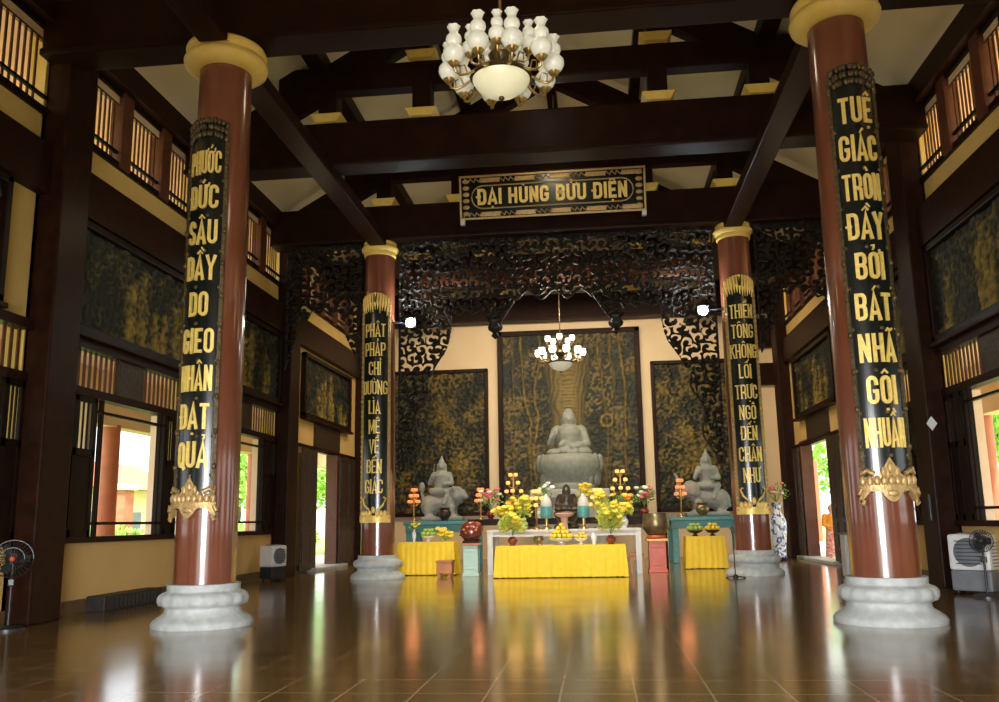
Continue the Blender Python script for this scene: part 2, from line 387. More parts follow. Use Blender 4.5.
# ------------------------------------------------------------------ lettering
def arc(cx, cy, r, a0, a1, n=5):
    return [(cx + r * math.cos(math.radians(a0 + (a1 - a0) * i / n)), cy + r * math.sin(math.radians(a0 + (a1 - a0) * i / n))) for i in range(n + 1)]
def glyphs(t):
    L, R, B, T, r = t / 2, .5 - t / 2, t / 2, 1 - t / 2, .16; M = .25
    G = {}
    ring = arc(R - r, T - r, r, 0, 90) + arc(L + r, T - r, r, 90, 180) + arc(L + r, B + r, r, 180, 270) + arc(R - r, B + r, r, 270, 360)
    G['O'] = (.5, [ring + [ring[0]]])
    G['Q'] = (.5, [ring + [ring[0]], [(.30, .22), (.50, -.06)]])
    c = [(R, .66)] + arc(R - r, T - r, r, 0, 90) + arc(L + r, T - r, r, 90, 180) + arc(L + r, B + r, r, 180, 270) + arc(R - r, B + r, r, 270, 360)
    G['C'] = (.5, [c + [(R, .34)]]); G['G'] = (.5, [c + [(R, .45), (.25, .45)]])
    G['U'] = (.5, [[(L, 1)] + arc(L + r, B + r, r, 180, 270) + arc(R - r, B + r, r, 270, 360) + [(R, 1)]])
    G['D'] = (.5, [[(L, B)] + arc(R - r, B + r, r, 270, 360) + arc(R - r, T - r, r, 0, 90) + [(L, T), (L, B)]])
    r2 = .14
    G['P'] = (.5, [[(L, 0), (L, T)] + arc(R - r2, T - r2, r2, 90, 0) + arc(R - r2, .45 + r2, r2, 0, -90) + [(L, .45)]])
    G['R'] = (.5, G['P'][1] + [[(.22, .45), (R, .38), (R, 0)]])
    G['B'] = (.5, [[(L, B), (L, T)] + arc(R - r2, T - r2, r2, 90, 0) + arc(R - r2, .52 + r2, r2, 0, -90) + [(L, .52)], [(L, .52)] + arc(R - r2, .52 - r2, r2, 90, 0) + arc(R - r2, B + r2, r2, 0, -90) + [(L, B)]])
    G['S'] = (.5, [[(R, .70)] + arc(R - r, T - r, r, 0, 90) + arc(L + r, T - r, r, 90, 180) + [(L, .66), (L + .06, .56), (R - .06, .44), (R, .34)] + arc(R - r, B + r, r, 0, -90) + arc(L + r, B + r, r, 270, 180) + [(L, .30)]])
    G['A'] = (.52, [[(.05, 0), (.26, 1 - t * .4), (.47, 0)], [(.13, .26), (.39, .26)]])
    G['V'] = (.52, [[(.05, 1), (.26, t * .4), (.47, 1)]])
    G['Y'] = (.52, [[(.05, 1), (.26, .46), (.47, 1)], [(.26, .48), (.26, 0)]])
    G['N'] = (.5, [[(L, 0), (L, 1)], [(L, .96), (R, .04)], [(R, 0), (R, 1)]])
    G['M'] = (.66, [[(L, 0), (L, 1)], [(L, .96), (.33, .25), (.66 - L, .96)], [(.66 - L, 0), (.66 - L, 1)]])
    G['H'] = (.5, [[(L, 0), (L, 1)], [(R, 0), (R, 1)], [(L, .5), (R, .5)]])
    G['K'] = (.5, [[(L, 0), (L, 1)], [(R + .02, 1), (L, .45)], [(.2, .58), (R + .04, 0)]])
    G['I'] = (t, [[(L, 0), (L, 1)]])
    G['E'] = (.44, [[(.44, T), (L, T), (L, B), (.44, B)], [(L, .5), (.38, .5)]])
    G['L'] = (.42, [[(L, 1), (L, B), (.42, B)]])
    G['T'] = (.48, [[(0, T), (.48, T)], [(.24, T), (.24, 0)]])
    return G
def ribbon(m, pts, t, place, depth):
    pts = [Vector(p) for p in pts]; n = len(pts); closed = (pts[0] - pts[-1]).length < 1e-5; q = []
    for i, p in enumerate(pts):
        a = pts[i - 1] if i > 0 else (pts[-2] if closed else None); b = pts[i + 1] if i < n - 1 else (pts[1] if closed else None)
        d1 = (p - a).normalized() if a is not None else None; d2 = (b - p).normalized() if b is not None else None
        d1 = d1 or d2; d2 = d2 or d1; n1 = Vector((-d1.y, d1.x)); n2 = Vector((-d2.y, d2.x)); h = (n1 + n2)
        h = h.normalized() if h.length > 1e-4 else n1
        k = t / 2 / max(.45, h.dot(n1)); q.append((p + h * k, p - h * k))
    v = []
    for a, b in q: v += [place(a.x, a.y, depth), place(b.x, b.y, depth), place(a.x, a.y, 0), place(b.x, b.y, 0)]
    f = []
    for i in range(n - 1):
        o = 4 * i; f += [(o, o + 1, o + 5, o + 4), (o, o + 4, o + 6, o + 2), (o + 1, o + 3, o + 7, o + 5)]
    f += [(0, 2, 3, 1), (4 * n - 4, 4 * n - 3, 4 * n - 1, 4 * n - 2)]
    m.add(v, f)
def word_mesh(text, height, maxw, place, depth=.025, t=.14, serif=False, gap=.09, xs=1.0):
    """place(x,z,d) maps flat word coordinates (centred x, baseline z) to space"""
    G = glyphs(t); m = MB(); x = 0; items = []
    for ch in text:
        if ch == ' ': x += .3; continue
        bar = ch == 'Đ'; ch = 'D' if bar else ch
        dec = unicodedata.normalize('NFD', ch); w, st = G[dec[0]]
        S_ = [[(a + x, b) for a, b in s] for s in st]; tt = [t] * len(S_)
        if serif:
            for s in st:
                for e in (s[0], s[-1]):
                    if s[0] != s[-1] and (e[1] > .97 or e[1] < .03): S_.append([(e[0] - .11 + x, min(max(e[1], .03), .97)), (e[0] + .11 + x, min(max(e[1], .03), .97))]); tt.append(.06)
        c = x + w / 2
        if bar: S_.append([(x - .09, .5), (x + .2, .5)]); tt.append(.1)
        marks = dec[1:]; hat = '\u0302' in marks; dx, dz = (.17, .10) if hat else (0, 0)
        for k in marks:
            if k == '\u0302': S_.append([(c - .15, 1.06), (c, 1.18), (c + .15, 1.06)])
            elif k == '\u031b': S_.append([(x + w - .1, .90), (x + w + .06, .94), (x + w + .08, 1.08)])
            elif k == '\u0301': S_.append([(c - .05 + dx, 1.07 + dz), (c + .10 + dx, 1.22 + dz)])
            elif k == '\u0300': S_.append([(c + .05 - dx * .0 + dx, 1.07 + dz), (c - .10 + dx, 1.22 + dz)])
            elif k == '\u0309': S_.append([(c - .07 + dx, 1.22 + dz), (c + .06 + dx, 1.22 + dz), (c + .05 + dx, 1.13 + dz), (c - .01 + dx, 1.06 + dz)])
            elif k == '\u0303': S_.append([(c - .16 + dx, 1.08 + dz), (c - .07 + dx, 1.17 + dz), (c + .06 + dx, 1.10 + dz), (c + .16 + dx, 1.18 + dz)])
            elif k == '\u0323': S_.append([(c - .055, -.17), (c + .055, -.17)])
            tt.append(.075 if k != '\u0323' else .11)
        items += list(zip(S_, tt)); x += w + gap
    W = x - gap; sx = min(maxw / W, height * xs)
    for s, th in items:
        # keep stroke weight even when the word is squeezed
        s2 = [((a - W / 2) * sx, b * height) for a, b in s]
        ribbon(m, s2, th * (sx * .85 + height * .15), place, depth)
    return m

# ================================================================== SETTING
XW = 7.75; YB = 32.0; YF = -3.5
fl = MB().box(-XW - .3, XW + .3, YF - .3, YB + .3, -.25, 0).build('floor', FLOORM); struct(fl, 'polished brown tiled hall floor', 'floor')

POSTS = [-3.1, 2.2, 7.15, 12.3, 17.45, 22.6, 30.25]; HP = .37
wn = [0]; tn = [0]; dn = [0]
def next_name(kind):
    d = {'window': wn, 'trim': tn, 'door': dn}[kind]; d[0] += 1; return f'{kind}_{d[0]}'
def window(label): return thing(next_name('window'), label, 'window', kind='structure')
for s, side in ((-1, 'left'), (1, 'right')):
    X = lambda d: s * (XW - d)          # d metres into the room from the wall face
    wall = MB(); OUT = -.3
    skirt = MB()
    posts = MB()
    for p in POSTS:
        m = MB().bbox(*sorted((X(0), X(.40))), p - HP, p + HP, 0.0, 9.55, .03)
        struct(m.build(next_name('trim'), WOOD), 'dark timber post against the %s wall' % side, 'post')
        MB().box(X(0.41), X(.0), p - HP - .015, p + HP + .015, 0, .24)
    rails = MB()
    for i in range(len(POSTS) - 1):
        a, b = POSTS[i] + HP, POSTS[i + 1] - HP; door = i == len(POSTS) - 2
        # cream band and high parts
        wall.box(X(0), X(OUT), a - .8, b + .8, 7.40, 8.0)
        wall.box(X(0), X(OUT), a - .8, b + .8, 4.5, 7.45)
        wall.box(X(0), X(OUT), a - .8, a, 0, 9.5); wall.box(X(0), X(OUT), b, b + .8, 0, 9.5)
        rails.box(X(.20), X(0), a, b, 6.64, 7.45)
        rails.box(X(.24), X(-.2), a, b, 9.48, 10.02)
        if not door:
            wall.box(X(0), X(OUT), a, b, 0, 1.15); skirt.box(X(.02), X(0), a, b, 0, .22)
            rails.box(X(.10), X(-.28), a, b, 1.15, 1.25); rails.box(X(.08), X(-.15), a, b, 3.62, 3.76); rails.box(X(.12), X(-.1), a, b, 4.42, 4.58)
            # window with folding shutters
            w = window('%s window of the %s wall between dark posts' % (('first', 'second', 'third', 'fourth', 'fifth')[i], side)); w.location = (X(0), a, 1.25)
            lw, lw2 = 1.15, .80
            for k, (p, q) in enumerate(((a, a + lw), (b - lw2, b))):
                lf = MB()
                for u in (p + .03, (p + q) / 2, q - .03): lf.box(X(.06), X(0), u - .045, u + .045, 1.25, 3.62)
                for z0, z1 in ((1.25, 1.36), (2.60, 2.72), (3.52, 3.62)): lf.box(X(.06), X(0), p, q, z0, z1)
                lf.box(X(.04), X(.015), p, q, 1.3, 2.65)
                n = 9
                for j in range(n):
                    u = p + (j + .5) / n * (q - p); lf.box(X(.025), X(.0), u - .014, u + .014, 2.7, 3.55)
                lf.build('shutter_leaf', WOODB, w)
            fr = MB()
            for u in (a + lw + .03, a + lw + .22, b - lw2 - .22, b - lw2 - .03): fr.box(X(.04), X(-.04), u - .025, u + .025, 1.25, 3.62)
            for z in (1.47, 3.40): fr.box(X(.04), X(-.04), a + lw, b - lw2, z - .025, z + .025)
            fr.build('window_frame', WOODB, w)
            rv = MB()
            for u in (a + lw - .1, b - lw2): rv.box(X(-.03), X(OUT), u, u + .10, 1.25, 3.62)
            rv.build('window_reveal', SALMON, w)
            # transom: slatted lights either side of a carved block
            t1, t2 = a + (b - a) * .40, a + (b - a) * .60
            for p, q in ((a, t1), (t2, b)):
                sl = MB(); n = int((q - p) / .155)
                for j in range(n + 1):
                    u = p + j / n * (q - p); sl.box(X(.0), X(-.022), u - .030, u + .030, 3.76, 4.42)
                sl.build('transom_slats', BARW, w)
            MB().box(X(.05), X(-.05), t1, t2, 3.76, 4.42).build('carved_block', CARVEDP, w)
        else:
            d0, d1 = 25.5, (27.6 if s < 0 else 28.85)
            wall.box(X(0), X(OUT), a, d0 - .1, 0, 4.5); wall.box(X(0), X(OUT), d1 + .1, b, 0, 4.5); wall.box(X(0), X(OUT), d0 - .1, d1 + .1, 3.8, 4.5)
            rails.box(X(.10), X(-.1), a, b, 3.66, 3.74)
            skirt.box(X(.02), X(0), a, d0 - .1, 0, .22); skirt.box(X(.02), X(0), d1 + .1, b, 0, .22)
            dr = thing(next_name('door'), 'open %s side doorway with dark carved folding leaves' % side, 'door', (X(0), d0, 0), kind='structure')
            MB().box(X(.09), X(-.05), d0 - .12, 27.85, 3.76, 4.52).build('carved_block', CARVEDP, dr)
            jm = MB(); jm.box(X(.08), X(OUT), d0 - .14, d0, 0, 3.78); jm.box(X(.08), X(OUT), d1, d1 + .14, 0, 3.78); jm.box(X(.08), X(OUT), d0 - .14, d1 + .14, 3.66, 3.8)
            jm.build('door_frame', BARW, dr)
            for p, q in ((24.05, 25.38), (27.72, 29.5) if s < 0 else (28.95, 29.8)):
                lf = MB(); n = 2
                for j in range(n):
                    u0 = p + (q - p) * j / n; u1 = p + (q - p) * (j + 1) / n
                    lf.bbox(*sorted((X(.16), X(.10))), u0 + .01, u1 - .01, .06, 3.62, .01)
                    for z0, z1 in ((.25, 1.2), (1.32, 1.6), (1.72, 3.45)): lf.bbox(*sorted((X(.185), X(.15))), u0 + .10, u1 - .10, z0, z1, .012)
                lf.build('door_leaf', CARVEDP, dr)
            MB().bbox(*sorted((X(.35), X(OUT))), d0 - .5, d1 + .5, 0.0, .10, .02).build('threshold', STONE, dr)
        # clerestory lights
        cw = window('%s slatted clerestory light above the %s wall' % (('first', 'second', 'third', 'fourth', 'fifth', 'last')[i], side)); cw.location = (X(0), a, 8)
        fr = MB(); fr.box(X(.06), X(-.2), a, b, 7.98, 8.10); fr.box(X(.04), X(-.02), a, b, 8.26, 8.31); fr.box(X(.06), X(-.2), a, b, 9.40, 9.5)
        fr.build('clerestory_rail', WOODB, cw)
        ng = 3 if not door else 5
        gw = (b - a) / ng
        for g in range(ng):
            p, q = a + g * gw, a + (g + 1) * gw
            if g: MB().box(X(.10), X(-.15), p - .17, p + .17, 8.0, 9.5).build('clerestory_post', BARW, cw)
            br = MB(); n = 8
            for j in range(1, n):
                u = p + .17 + j / n * (gw - .34); br.box(X(.0), X(-.022), u - .022, u + .022, 8.1, 9.22)
            br.box(X(.0), X(-.06), p + .1, q - .1, 9.22, 9.26); br.build('clerestory_bars', BARW, cw)
            MB().box(X(.0), X(-.04), p + .17, q - .17, 9.25, 9.42).build('clerestory_panel', SALMON, cw)
    wall.box(X(0), X(OUT), POSTS[-1] - .2, YB + .3, 0, 10.0)
    struct(wall.build('wall_' + side, CREAM), 'cream %s wall of the hall' % side, 'wall')
    struct(rails.build(next_name('trim'), WOOD), 'dark timber rails along the %s wall' % side, 'rail')
    struct(skirt.build('baseboard_' + side, SKIRTB), 'brown tile skirting of the %s wall' % side, 'skirting')
    # veranda outside
    ver = MB(); ver.box(s * (XW + .3), s * 11.2, YF, YB + 4, 5.0, 5.2); ver.box(s * 10.35, s * 10.75, YF, YB + 4, 3.75, 5.0)
    struct(ver.build(next_name('trim'), SALMON), 'salmon veranda soffit outside the %s wall' % side, 'soffit')
    ev = MB(); z = lambda x: 14.3 - .575 * x
    ev.add([(s * 7.6, YF, z(7.6)), (s * 9.6, YF, z(9.6)), (s * 9.6, YB + 2, z(9.6)), (s * 7.6, YB + 2, z(7.6)),
            (s * 7.6, YF, z(7.6) + .15), (s * 9.6, YF, z(9.6) + .15), (s * 9.6, YB + 2, z(9.6) + .15), (s * 7.6, YB + 2, z(7.6) + .15)],
           [(0, 1, 2, 3), (7, 6, 5, 4), (0, 4, 5, 1), (1, 5, 6, 2), (2, 6, 7, 3), (3, 7, 4, 0)])
    struct(ev.build(next_name('trim'), SALMON), 'salmon eave soffit outside the %s clerestory' % side, 'soffit')

bw = MB().box(-XW - .3, XW + .3, YB, YB + .3, 0, 9.9)
struct(bw.build('wall_back', BACKCREAM), 'warm cream back wall behind the statues', 'wall')
# front wall behind the camera: one wide doorway and two smaller ones
fw = MB()
for x0, x1 in ((-XW - .3, -6.3), (-4.1, -2.6), (2.6, 4.1), (6.3, XW + .3)): fw.box(x0, x1, YF - .3, YF, 0, 9.5)
fw.box(-XW - .3, XW + .3, YF - .3, YF, 4.0, 9.5)
gp = lambda y0, y1: [(-XW - .3, 9.5), (XW + .3, 9.5), (XW + .3, 9.85), (0, 14.4), (-XW - .3, 9.85)]
fw.prism(gp(0, 0), YF - .3, YF)
struct(fw.build('wall_front', CREAM), 'cream front wall with the open temple doorways', 'wall')
bg = MB().prism(gp(0, 0), YB, YB + .3); struct(bg.build('wall_gable', BACKCREAM), 'cream gable above the back wall', 'wall')
ce = MB(); z = lambda x: 14.3 - .575 * abs(x)
for s in (-1, 1):
    ce.add([(s * 8.1, YF - .3, z(8.1)), (0, YF - .3, z(0)), (0, YB + .3, z(0)), (s * 8.1, YB + .3, z(8.1)),
            (s * 8.1, YF - .3, z(8.1) + .2), (0, YF - .3, z(0) + .2), (0, YB + .3, z(0) + .2), (s * 8.1, YB + .3, z(8.1) + .2)],
           [(0, 1, 2, 3), (7, 6, 5, 4), (0, 4, 5, 1), (1, 5, 6, 2), (2, 6, 7, 3), (3, 7, 4, 0)])
struct(ce.build('ceiling', CEIL), 'cream sloping gable ceiling', 'ceiling')

# purlins and ridge
for x, w_, h_ in ((-4.75, .36, .34), (4.75, .36, .34), (-2.3, .26, .30), (2.3, .26, .30), (0, .28, .40)):
    zc = 14.3 - .575 * abs(x) - h_ / 2 - (.12 if x else .05)
    struct(MB().box(x - w_ / 2, x + w_ / 2, YF, YB, zc - h_ / 2, zc + h_ / 2).build(next_name('trim'), BEAM), 'dark purlin under the cream ceiling', 'purlin')

# trusses
TY = [11.93, 16.75, 21.65, 26.5, 31.55]
TL = ['nearest dark roof truss resting on the front columns', 'second dark roof truss with the wide tie beam above the signboard',
      'third dark roof truss resting on the rear columns behind the signboard', 'fourth dark roof truss over the altar behind the carved screen', 'farthest dark roof truss against the back wall']
for y, lab in zip(TY, TL):
    t = thing('roof_truss', lab, 'roof truss', (0, y, 8.92), 'dark timber roof trusses')
    tie = MB().bbox(-XW + .02, XW - .02, y - .25, y + .25, 8.92, 9.90, .05)
    tie.bbox(-XW + .02, XW - .02, y - .30, y + .30, 8.90, 9.02, .03); tie.build('tie_beam', BEAM, t)
    MB().bbox(-5.7, 5.7, y - .17, y + .17, 10.66, 11.24, .03).build('collar_beam', BEAM, t)
    for s in (-1, 1):
        r = MB(); n = [(s * 7.35, 9.72), (s * 0.0, 13.95), (0, 13.25), (s * 7.35, 9.02 + .0)]
        r.prism([(s * 7.2, 9.81), (0, 13.95), (0, 13.25), (s * 6.9, 9.28)], y - .16, y + .16)
        r.build('rafter', BEAM, t)
        for x in (2.5, 4.57):
            MB().box(s * x - .20, s * x + .20, y - .20, y + .20, 9.90, 10.70).build('strut', BEAM, t)
            if x < 4: MB().box(s * x - .18, s * x + .18, y - .18, y + .18, 11.2, 12.2).build('strut', BEAM, t)
            for z0 in ((9.89, 11.23) if x < 4 else (9.89,)):
                k = MB(); k.prism([(s * x - .24, z0), (s * x + .24, z0), (s * x + .34, z0 + .19), (s * x - .34, z0 + .19)], y - .33, y + .33)
                k.build('gold_block', CAPY, t)['label'] = 'yellow painted bearing block'
for s, side in ((-1, 'left'), (1, 'right')):
    for y0, y1, w_ in ((2.0, 11.28, 'in front of the near'), (12.55, 21.08, 'between the near and far'), (22.2, 31.3, 'behind the far')):
        o = MB().bbox(s * 4.62 - .23, s * 4.62 + .23, y0, y1, 8.66, 8.93, .03).build('longitudinal_beam', WOOD)
        tag(o, 'dark beam running front to back %s columns on the %s' % (w_, side), 'beam', 'beams over the columns')

# ------------------------------------------------------------------ columns
def column(x, y, front, lab):
    t = thing('column', lab, 'column', (x, y, 0), 'red lacquered columns')
    sh = MB().lathe([(.432, .55), (.43, 2), (.425, 4), (.415, 6), (.40, 7.6), (.395, 8.66)], (x, y, 0), 64); sh.build('shaft', COLRED, t)
    lob = lambda a, i: 1 + (.035 * abs(math.sin(a * 8)) if 9 <= i <= 14 else (.018 * abs(math.sin(a * 24)) if i < 4 else 0))
    prof = [(.68, 0), (.69, .05), (.655, .10), (.60, .14), (.53, .19), (.515, .25), (.52, .27), (.545, .275), (.55, .285), (.585, .30), (.605, .345), (.605, .40), (.585, .44), (.55, .465), (.52, .475), (.505, .49), (.50, .50), (.505, .585), (.43, .587)]
    o = MB().lathe(prof, (x, y, 0), 96, lobes=lob).build('stone_base', STONE, t); sharpen(o, 50)
    if front:
        cp = [(.40, 8.46), (.47, 8.45), (.56, 8.50), (.63, 8.56), (.645, 8.62), (.62, 8.67), (.57, 8.69), (.565, 8.74), (.60, 8.77), (.62, 8.81), (.60, 8.86), (.50, 8.89)]
    else:
        cp = [(.395, 8.48), (.43, 8.49), (.44, 8.55), (.43, 8.60), (.46, 8.62), (.50, 8.67), (.505, 8.71), (.47, 8.76), (.43, 8.78), (.42, 8.81), (.435, 8.83), (.44, 8.88), (.42, 8.89)]
    o = MB().lathe(cp, (x, y, 0), 64).build('capital', CAPY, t); sharpen(o, 60)
A = 4.7; YC1 = 11.93; YC2 = 21.65
column(-A, YC1, True, 'near left red column bearing nine gold words from PHƯỚC to QUẢ')
column(A, YC1, True, 'near right red column bearing gold words from TUỆ to NHUẦN')
column(-A, YC2, False, 'far left red column bearing words from PHẬT to GIÁC')
column(A, YC2, False, 'far right red column bearing words from THIỀN to NHƯ')

def board(x, y, words, zs, hs, z0, z1, half, front, lab, seed, turn=0.0):
    """curved couplet board hung on the camera-facing side of a column"""
    r0, r1 = .435, .475
    t = thing('couplet_board', lab, 'couplet board', (x, y - r1, z0), 'couplet boards hung on the columns')
    P = lambda u, z_, d=0: (x + (r1 + d) * math.sin(u / r1 + turn), y - (r1 + d) * math.cos(u / r1 + turn), z_)
    H = half * r1   # half width along the arc
    def shell(u0, u1, zf0, zf1, ra, rb, n=18, nz=1):
        m = MB(); v = []; f = []
        for i in range(n + 1):
            u = u0 + (u1 - u0) * i / n; a = u / r1 + turn
            for j in range(nz + 1):
                zz = zf0(u) + (zf1(u) - zf0(u)) * j / nz
                for rr in (ra, rb): v.append((x + rr * math.sin(a), y - rr * math.cos(a), zz))
        K = 2 * (nz + 1)
        for i in range(n):
            for j in range(nz):
                a = i * K + 2 * j; b = a + K
                f += [(a + 1, b + 1, b + 3, a + 3), (a, a + 2, b + 2, b)]
            a = i * K; b = a + K; f += [(a, b, b + 1, a + 1)]; a += 2 * nz; b += 2 * nz; f += [(a, a + 1, b + 1, b)]
        for i in (0, n):
            for j in range(nz): a = i * K + 2 * j; f.append((a, a + 1, a + 3, a + 2))
        m.add(v, f); return m
    top = lambda u: z1 - H * (1 - math.sqrt(max(0, 1 - (u / H) ** 2))) * (.75 if not front else .45)
    shell(-H, H, lambda u: z0, top, r0, r1, 28).build('panel', BLACK, t)
    fm = GOLD if not front else DARKGILT; bwid = .085 if not front else .05
    fr = MB()
    for s in (-1, 1):
        u0, u1 = sorted((s * H, s * (H - bwid)))
        m = shell(u0, u1, lambda u: z0, top, r1 - .01, r1 + .022, 3); fr.add(m.v, m.f)
        zz = z0 + .1
        while zz < z1 - .3:   # little carved beads along the border
            fr.ell(P(s * (H - bwid / 2), zz, .018), (.032, .03, .05), 8, 6); zz += .13 if not front else .5
    fr.build('border', DULLGOLD if not front else DARKGILT, t)
    # crest: leaf rays at the top
    cr = MB(); rr = random.Random(seed)
    if front:
        for k in range(13):
            u = -H * .88 + k / 12 * H * 1.76
            for q in range(3): cr.ell(P(u + rr.uniform(-.02, .02), top(u) - .05 - q * .11, .02), (.035, .03, .05), 8, 6)
    else:
        for k in range(11):
            u = -H * .8 + k / 10 * H * 1.6; L = .42 + .12 * math.cos(u / H * 1.5) + rr.uniform(-.06, .06)
            cr.tube([P(u, top(u) - .03, .015), P(u * .95, top(u) - L * .6, .03), P(u * .9, top(u) - L, .012)], [.04, .035, .008], 6)
    cr.build('crest', DARKGILT if front else GOLD, t)
    # lotus base
    lb = MB()
    if front:
        m = shell(-H * .98, H * .98, lambda u: z0 + .02, lambda u: z0 + .20 + .26 * max(0, 1 - abs(u) / (.52 * H)) ** 1.3, r1 - .01, r1 + .022, 26); lb.add(m.v, m.f)
        for k in range(-4, 5):
            u = k * H * .235; lb.ell(P(u, z0 + .15, .022), (.047, .035, .075), 10, 8)
        for k in (-1, 0, 1): lb.ell(P(k * H * .24, z0 + .27 + (.05 if k == 0 else 0), .02), (.04, .028, .07), 10, 8)
        for s in (-1, 1):
            lb.tube([P(s * H * .55, z0 + .24, .02), P(s * H * .78, z0 + .29, .025), P(s * H * .98, z0 + .25, .03), P(s * H * 1.02, z0 + .33, .02)], [.035, .035, .03, .012], 8)
        m = shell(-H * 1.05, H * 1.05, lambda u: z0 - .035 - .085 * math.cos(u / H * 5.6), lambda u: z0 + .10, r1 - .03, r1 + .045, 30); lb.add(m.v, m.f)
        lb.ell(P(0, z0 - .01, .045), (.07, .02, .045), 12, 8)
        for s in (-1, 1):
            lb.tube([P(s * H * .98, z0 + .06, .05), P(s * H * 1.08, z0 - .02, .05), P(s * H * 1.06, z0 - .13, .045), P(s * H * .96, z0 - .15, .045), P(s * H * .92, z0 - .09, .045)], .03, 8)
    else:
        m = shell(-H, H, lambda u: z0 - .02, lambda u: z0 + .16, r1 - .01, r1 + .035, 20); lb.add(m.v, m.f)
        for k in range(-3, 4): lb.ell(P(k * H * .22, z0 + .20 + (.10 if k == 0 else 0), .02), (.055, .04, .09), 10, 8)
        for s in (-1, 1):
            lb.tube([P(s * H * .25, z0 + .3, .02), P(s * H * .55, z0 + .42, .02), P(s * H * .7, z0 + .58, .02), P(s * H * .55, z0 + .62, .02)], .03, 8)
    lb.build('lotus_base', DULLGOLD if front else GOLD, t)
    if front:
        for i in range(len(zs)):
            for u_ in (-(H - .06), H - .06, rr.uniform(-.08, .08)):
                MB().ell(P(u_, zs[i] - .10, .004), (.028, .012, .028), 8, 6).build('painted_flower', DARKGILT, t)
    for w, zz, h in zip(words, zs, hs):
        o = word_mesh(w, h, 2 * H - .19, lambda a, b, d, zz=zz: P(a, zz + b, d), .022, .165 if front else .13, not front, xs=.72 if front else .66).build('lettering', GOLD, t)
        o['label'] = 'gold word %s' % w

def zlist(z_top, z_bot, n): return [z_top + (z_bot - z_top) * i / (n - 1) for i in range(n)]
board(-A, YC1, ['PHƯỚC', 'ĐỨC', 'SÂU', 'DẦY', 'DO', 'GIEO', 'NHÂN', 'ĐẠT', 'QUẢ'], zlist(6.60, 2.20, 9), [.38] * 9, 1.62, 7.52, .72, True, 'black couplet board with PHƯỚC ĐỨC SÂU DẦY on the near left column', 1, -.11)
board(A, YC1, ['TUỆ', 'GIÁC', 'TRÒN', 'ĐẦY', 'BỞI', 'BÁT', 'NHÃ', 'GỘI', 'NHUẦN'], zlist(6.76, 2.24, 9), [.39] * 9, 1.66, 7.66, .74, True, 'black couplet board with TUỆ GIÁC TRÒN ĐẦY on the near right column', 2, .05)
board(-A, YC2, ['PHẬT', 'PHÁP', 'CHỈ', 'ĐƯỜNG', 'LÌA', 'MÊ', 'VỀ', 'BẾN', 'GIÁC'], zlist(6.20, 2.13, 9), [.36] * 9, 1.42, 7.42, .90, False, 'gold bordered couplet board ending VỀ BẾN GIÁC on the far left column', 3)
board(A, YC2, ['THIỀN', 'TÔNG', 'KHÔNG', 'LỐI', 'TRỰC', 'NGỘ', 'ĐẾN', 'CHÂN', 'NHƯ'], zlist(6.30, 2.20, 9), [.36] * 9, 1.46, 7.45, .90, False, 'gold bordered couplet board ending ĐẾN CHÂN NHƯ on the far right column', 4)

# ------------------------------------------------------------------ carved screens
def tri(x, p): return abs((x / p) % 1 - .5) * 2
def mask_center(X, Z):
    ax = np.abs(X)
    zb = np.full(X.shape, 6.55)
    zb = np.where(ax < 1.0, 7.25 + .12 * np.cos(ax * 9), zb)
    zb = np.where((ax >= 1.0) & (ax < 1.35), 7.2 - (ax - 1.0) / .35 * .55, zb)
    zb = np.where((ax >= 1.35) & (ax < 1.85), 6.30 + np.abs(ax - 1.58) * 1.6, zb)
    zb = np.where((ax >= 1.85) & (ax < 2.75), 6.85 + .06 * np.cos(ax * 16), zb)
    br = 6.75 - 2.3 * np.sqrt(np.clip((ax - 2.75) / .75, 0, 1)) * (1 - .25 * np.sin(np.clip((ax - 2.75) / .75, 0, 1) * PI))
    zb = np.where(ax >= 2.75, np.maximum(br, 5.25 + .1 * np.cos(ax * 14)), zb)
    drop = 3.42 + np.clip(5.0 - Z, 0, 3) * .20 + .10 * np.sin(Z * 5.0)
    zb = np.where((ax > drop), 2.7, zb)
    inside = Z > zb
    rim = inside & ((Z > 8.78) | (ax > 4.13) | (Z < zb + .05) | ((Z < 5.2) & (ax < drop + .05)))
    return inside, rim, .75 * np.exp(-np.clip(Z - zb, 0, 9) / .16)
t = thing('carved_screen', 'wide black openwork carved screen hung between the two far columns', 'carved screen', (0, YC2 - .05, 8.9), 'black openwork carved screens')
fretwork('openwork', -4.18, 4.18, 2.6, 8.92, .024, mask_center, YC2, .10, FRET, t, 5, .25, 33., -.18)
for s in (-1, 1):
    m = MB().lathe([(.02, 6.12), (.10, 6.2), (.06, 6.28), (.16, 6.36), (.18, 6.44), (.12, 6.55), (.16, 6.62), (.08, 6.7)], (s * 1.58, YC2, 0), 12, lobes=lambda a, i: 1 + .12 * math.cos(6 * a)); m.build('pendant', FRET, t)
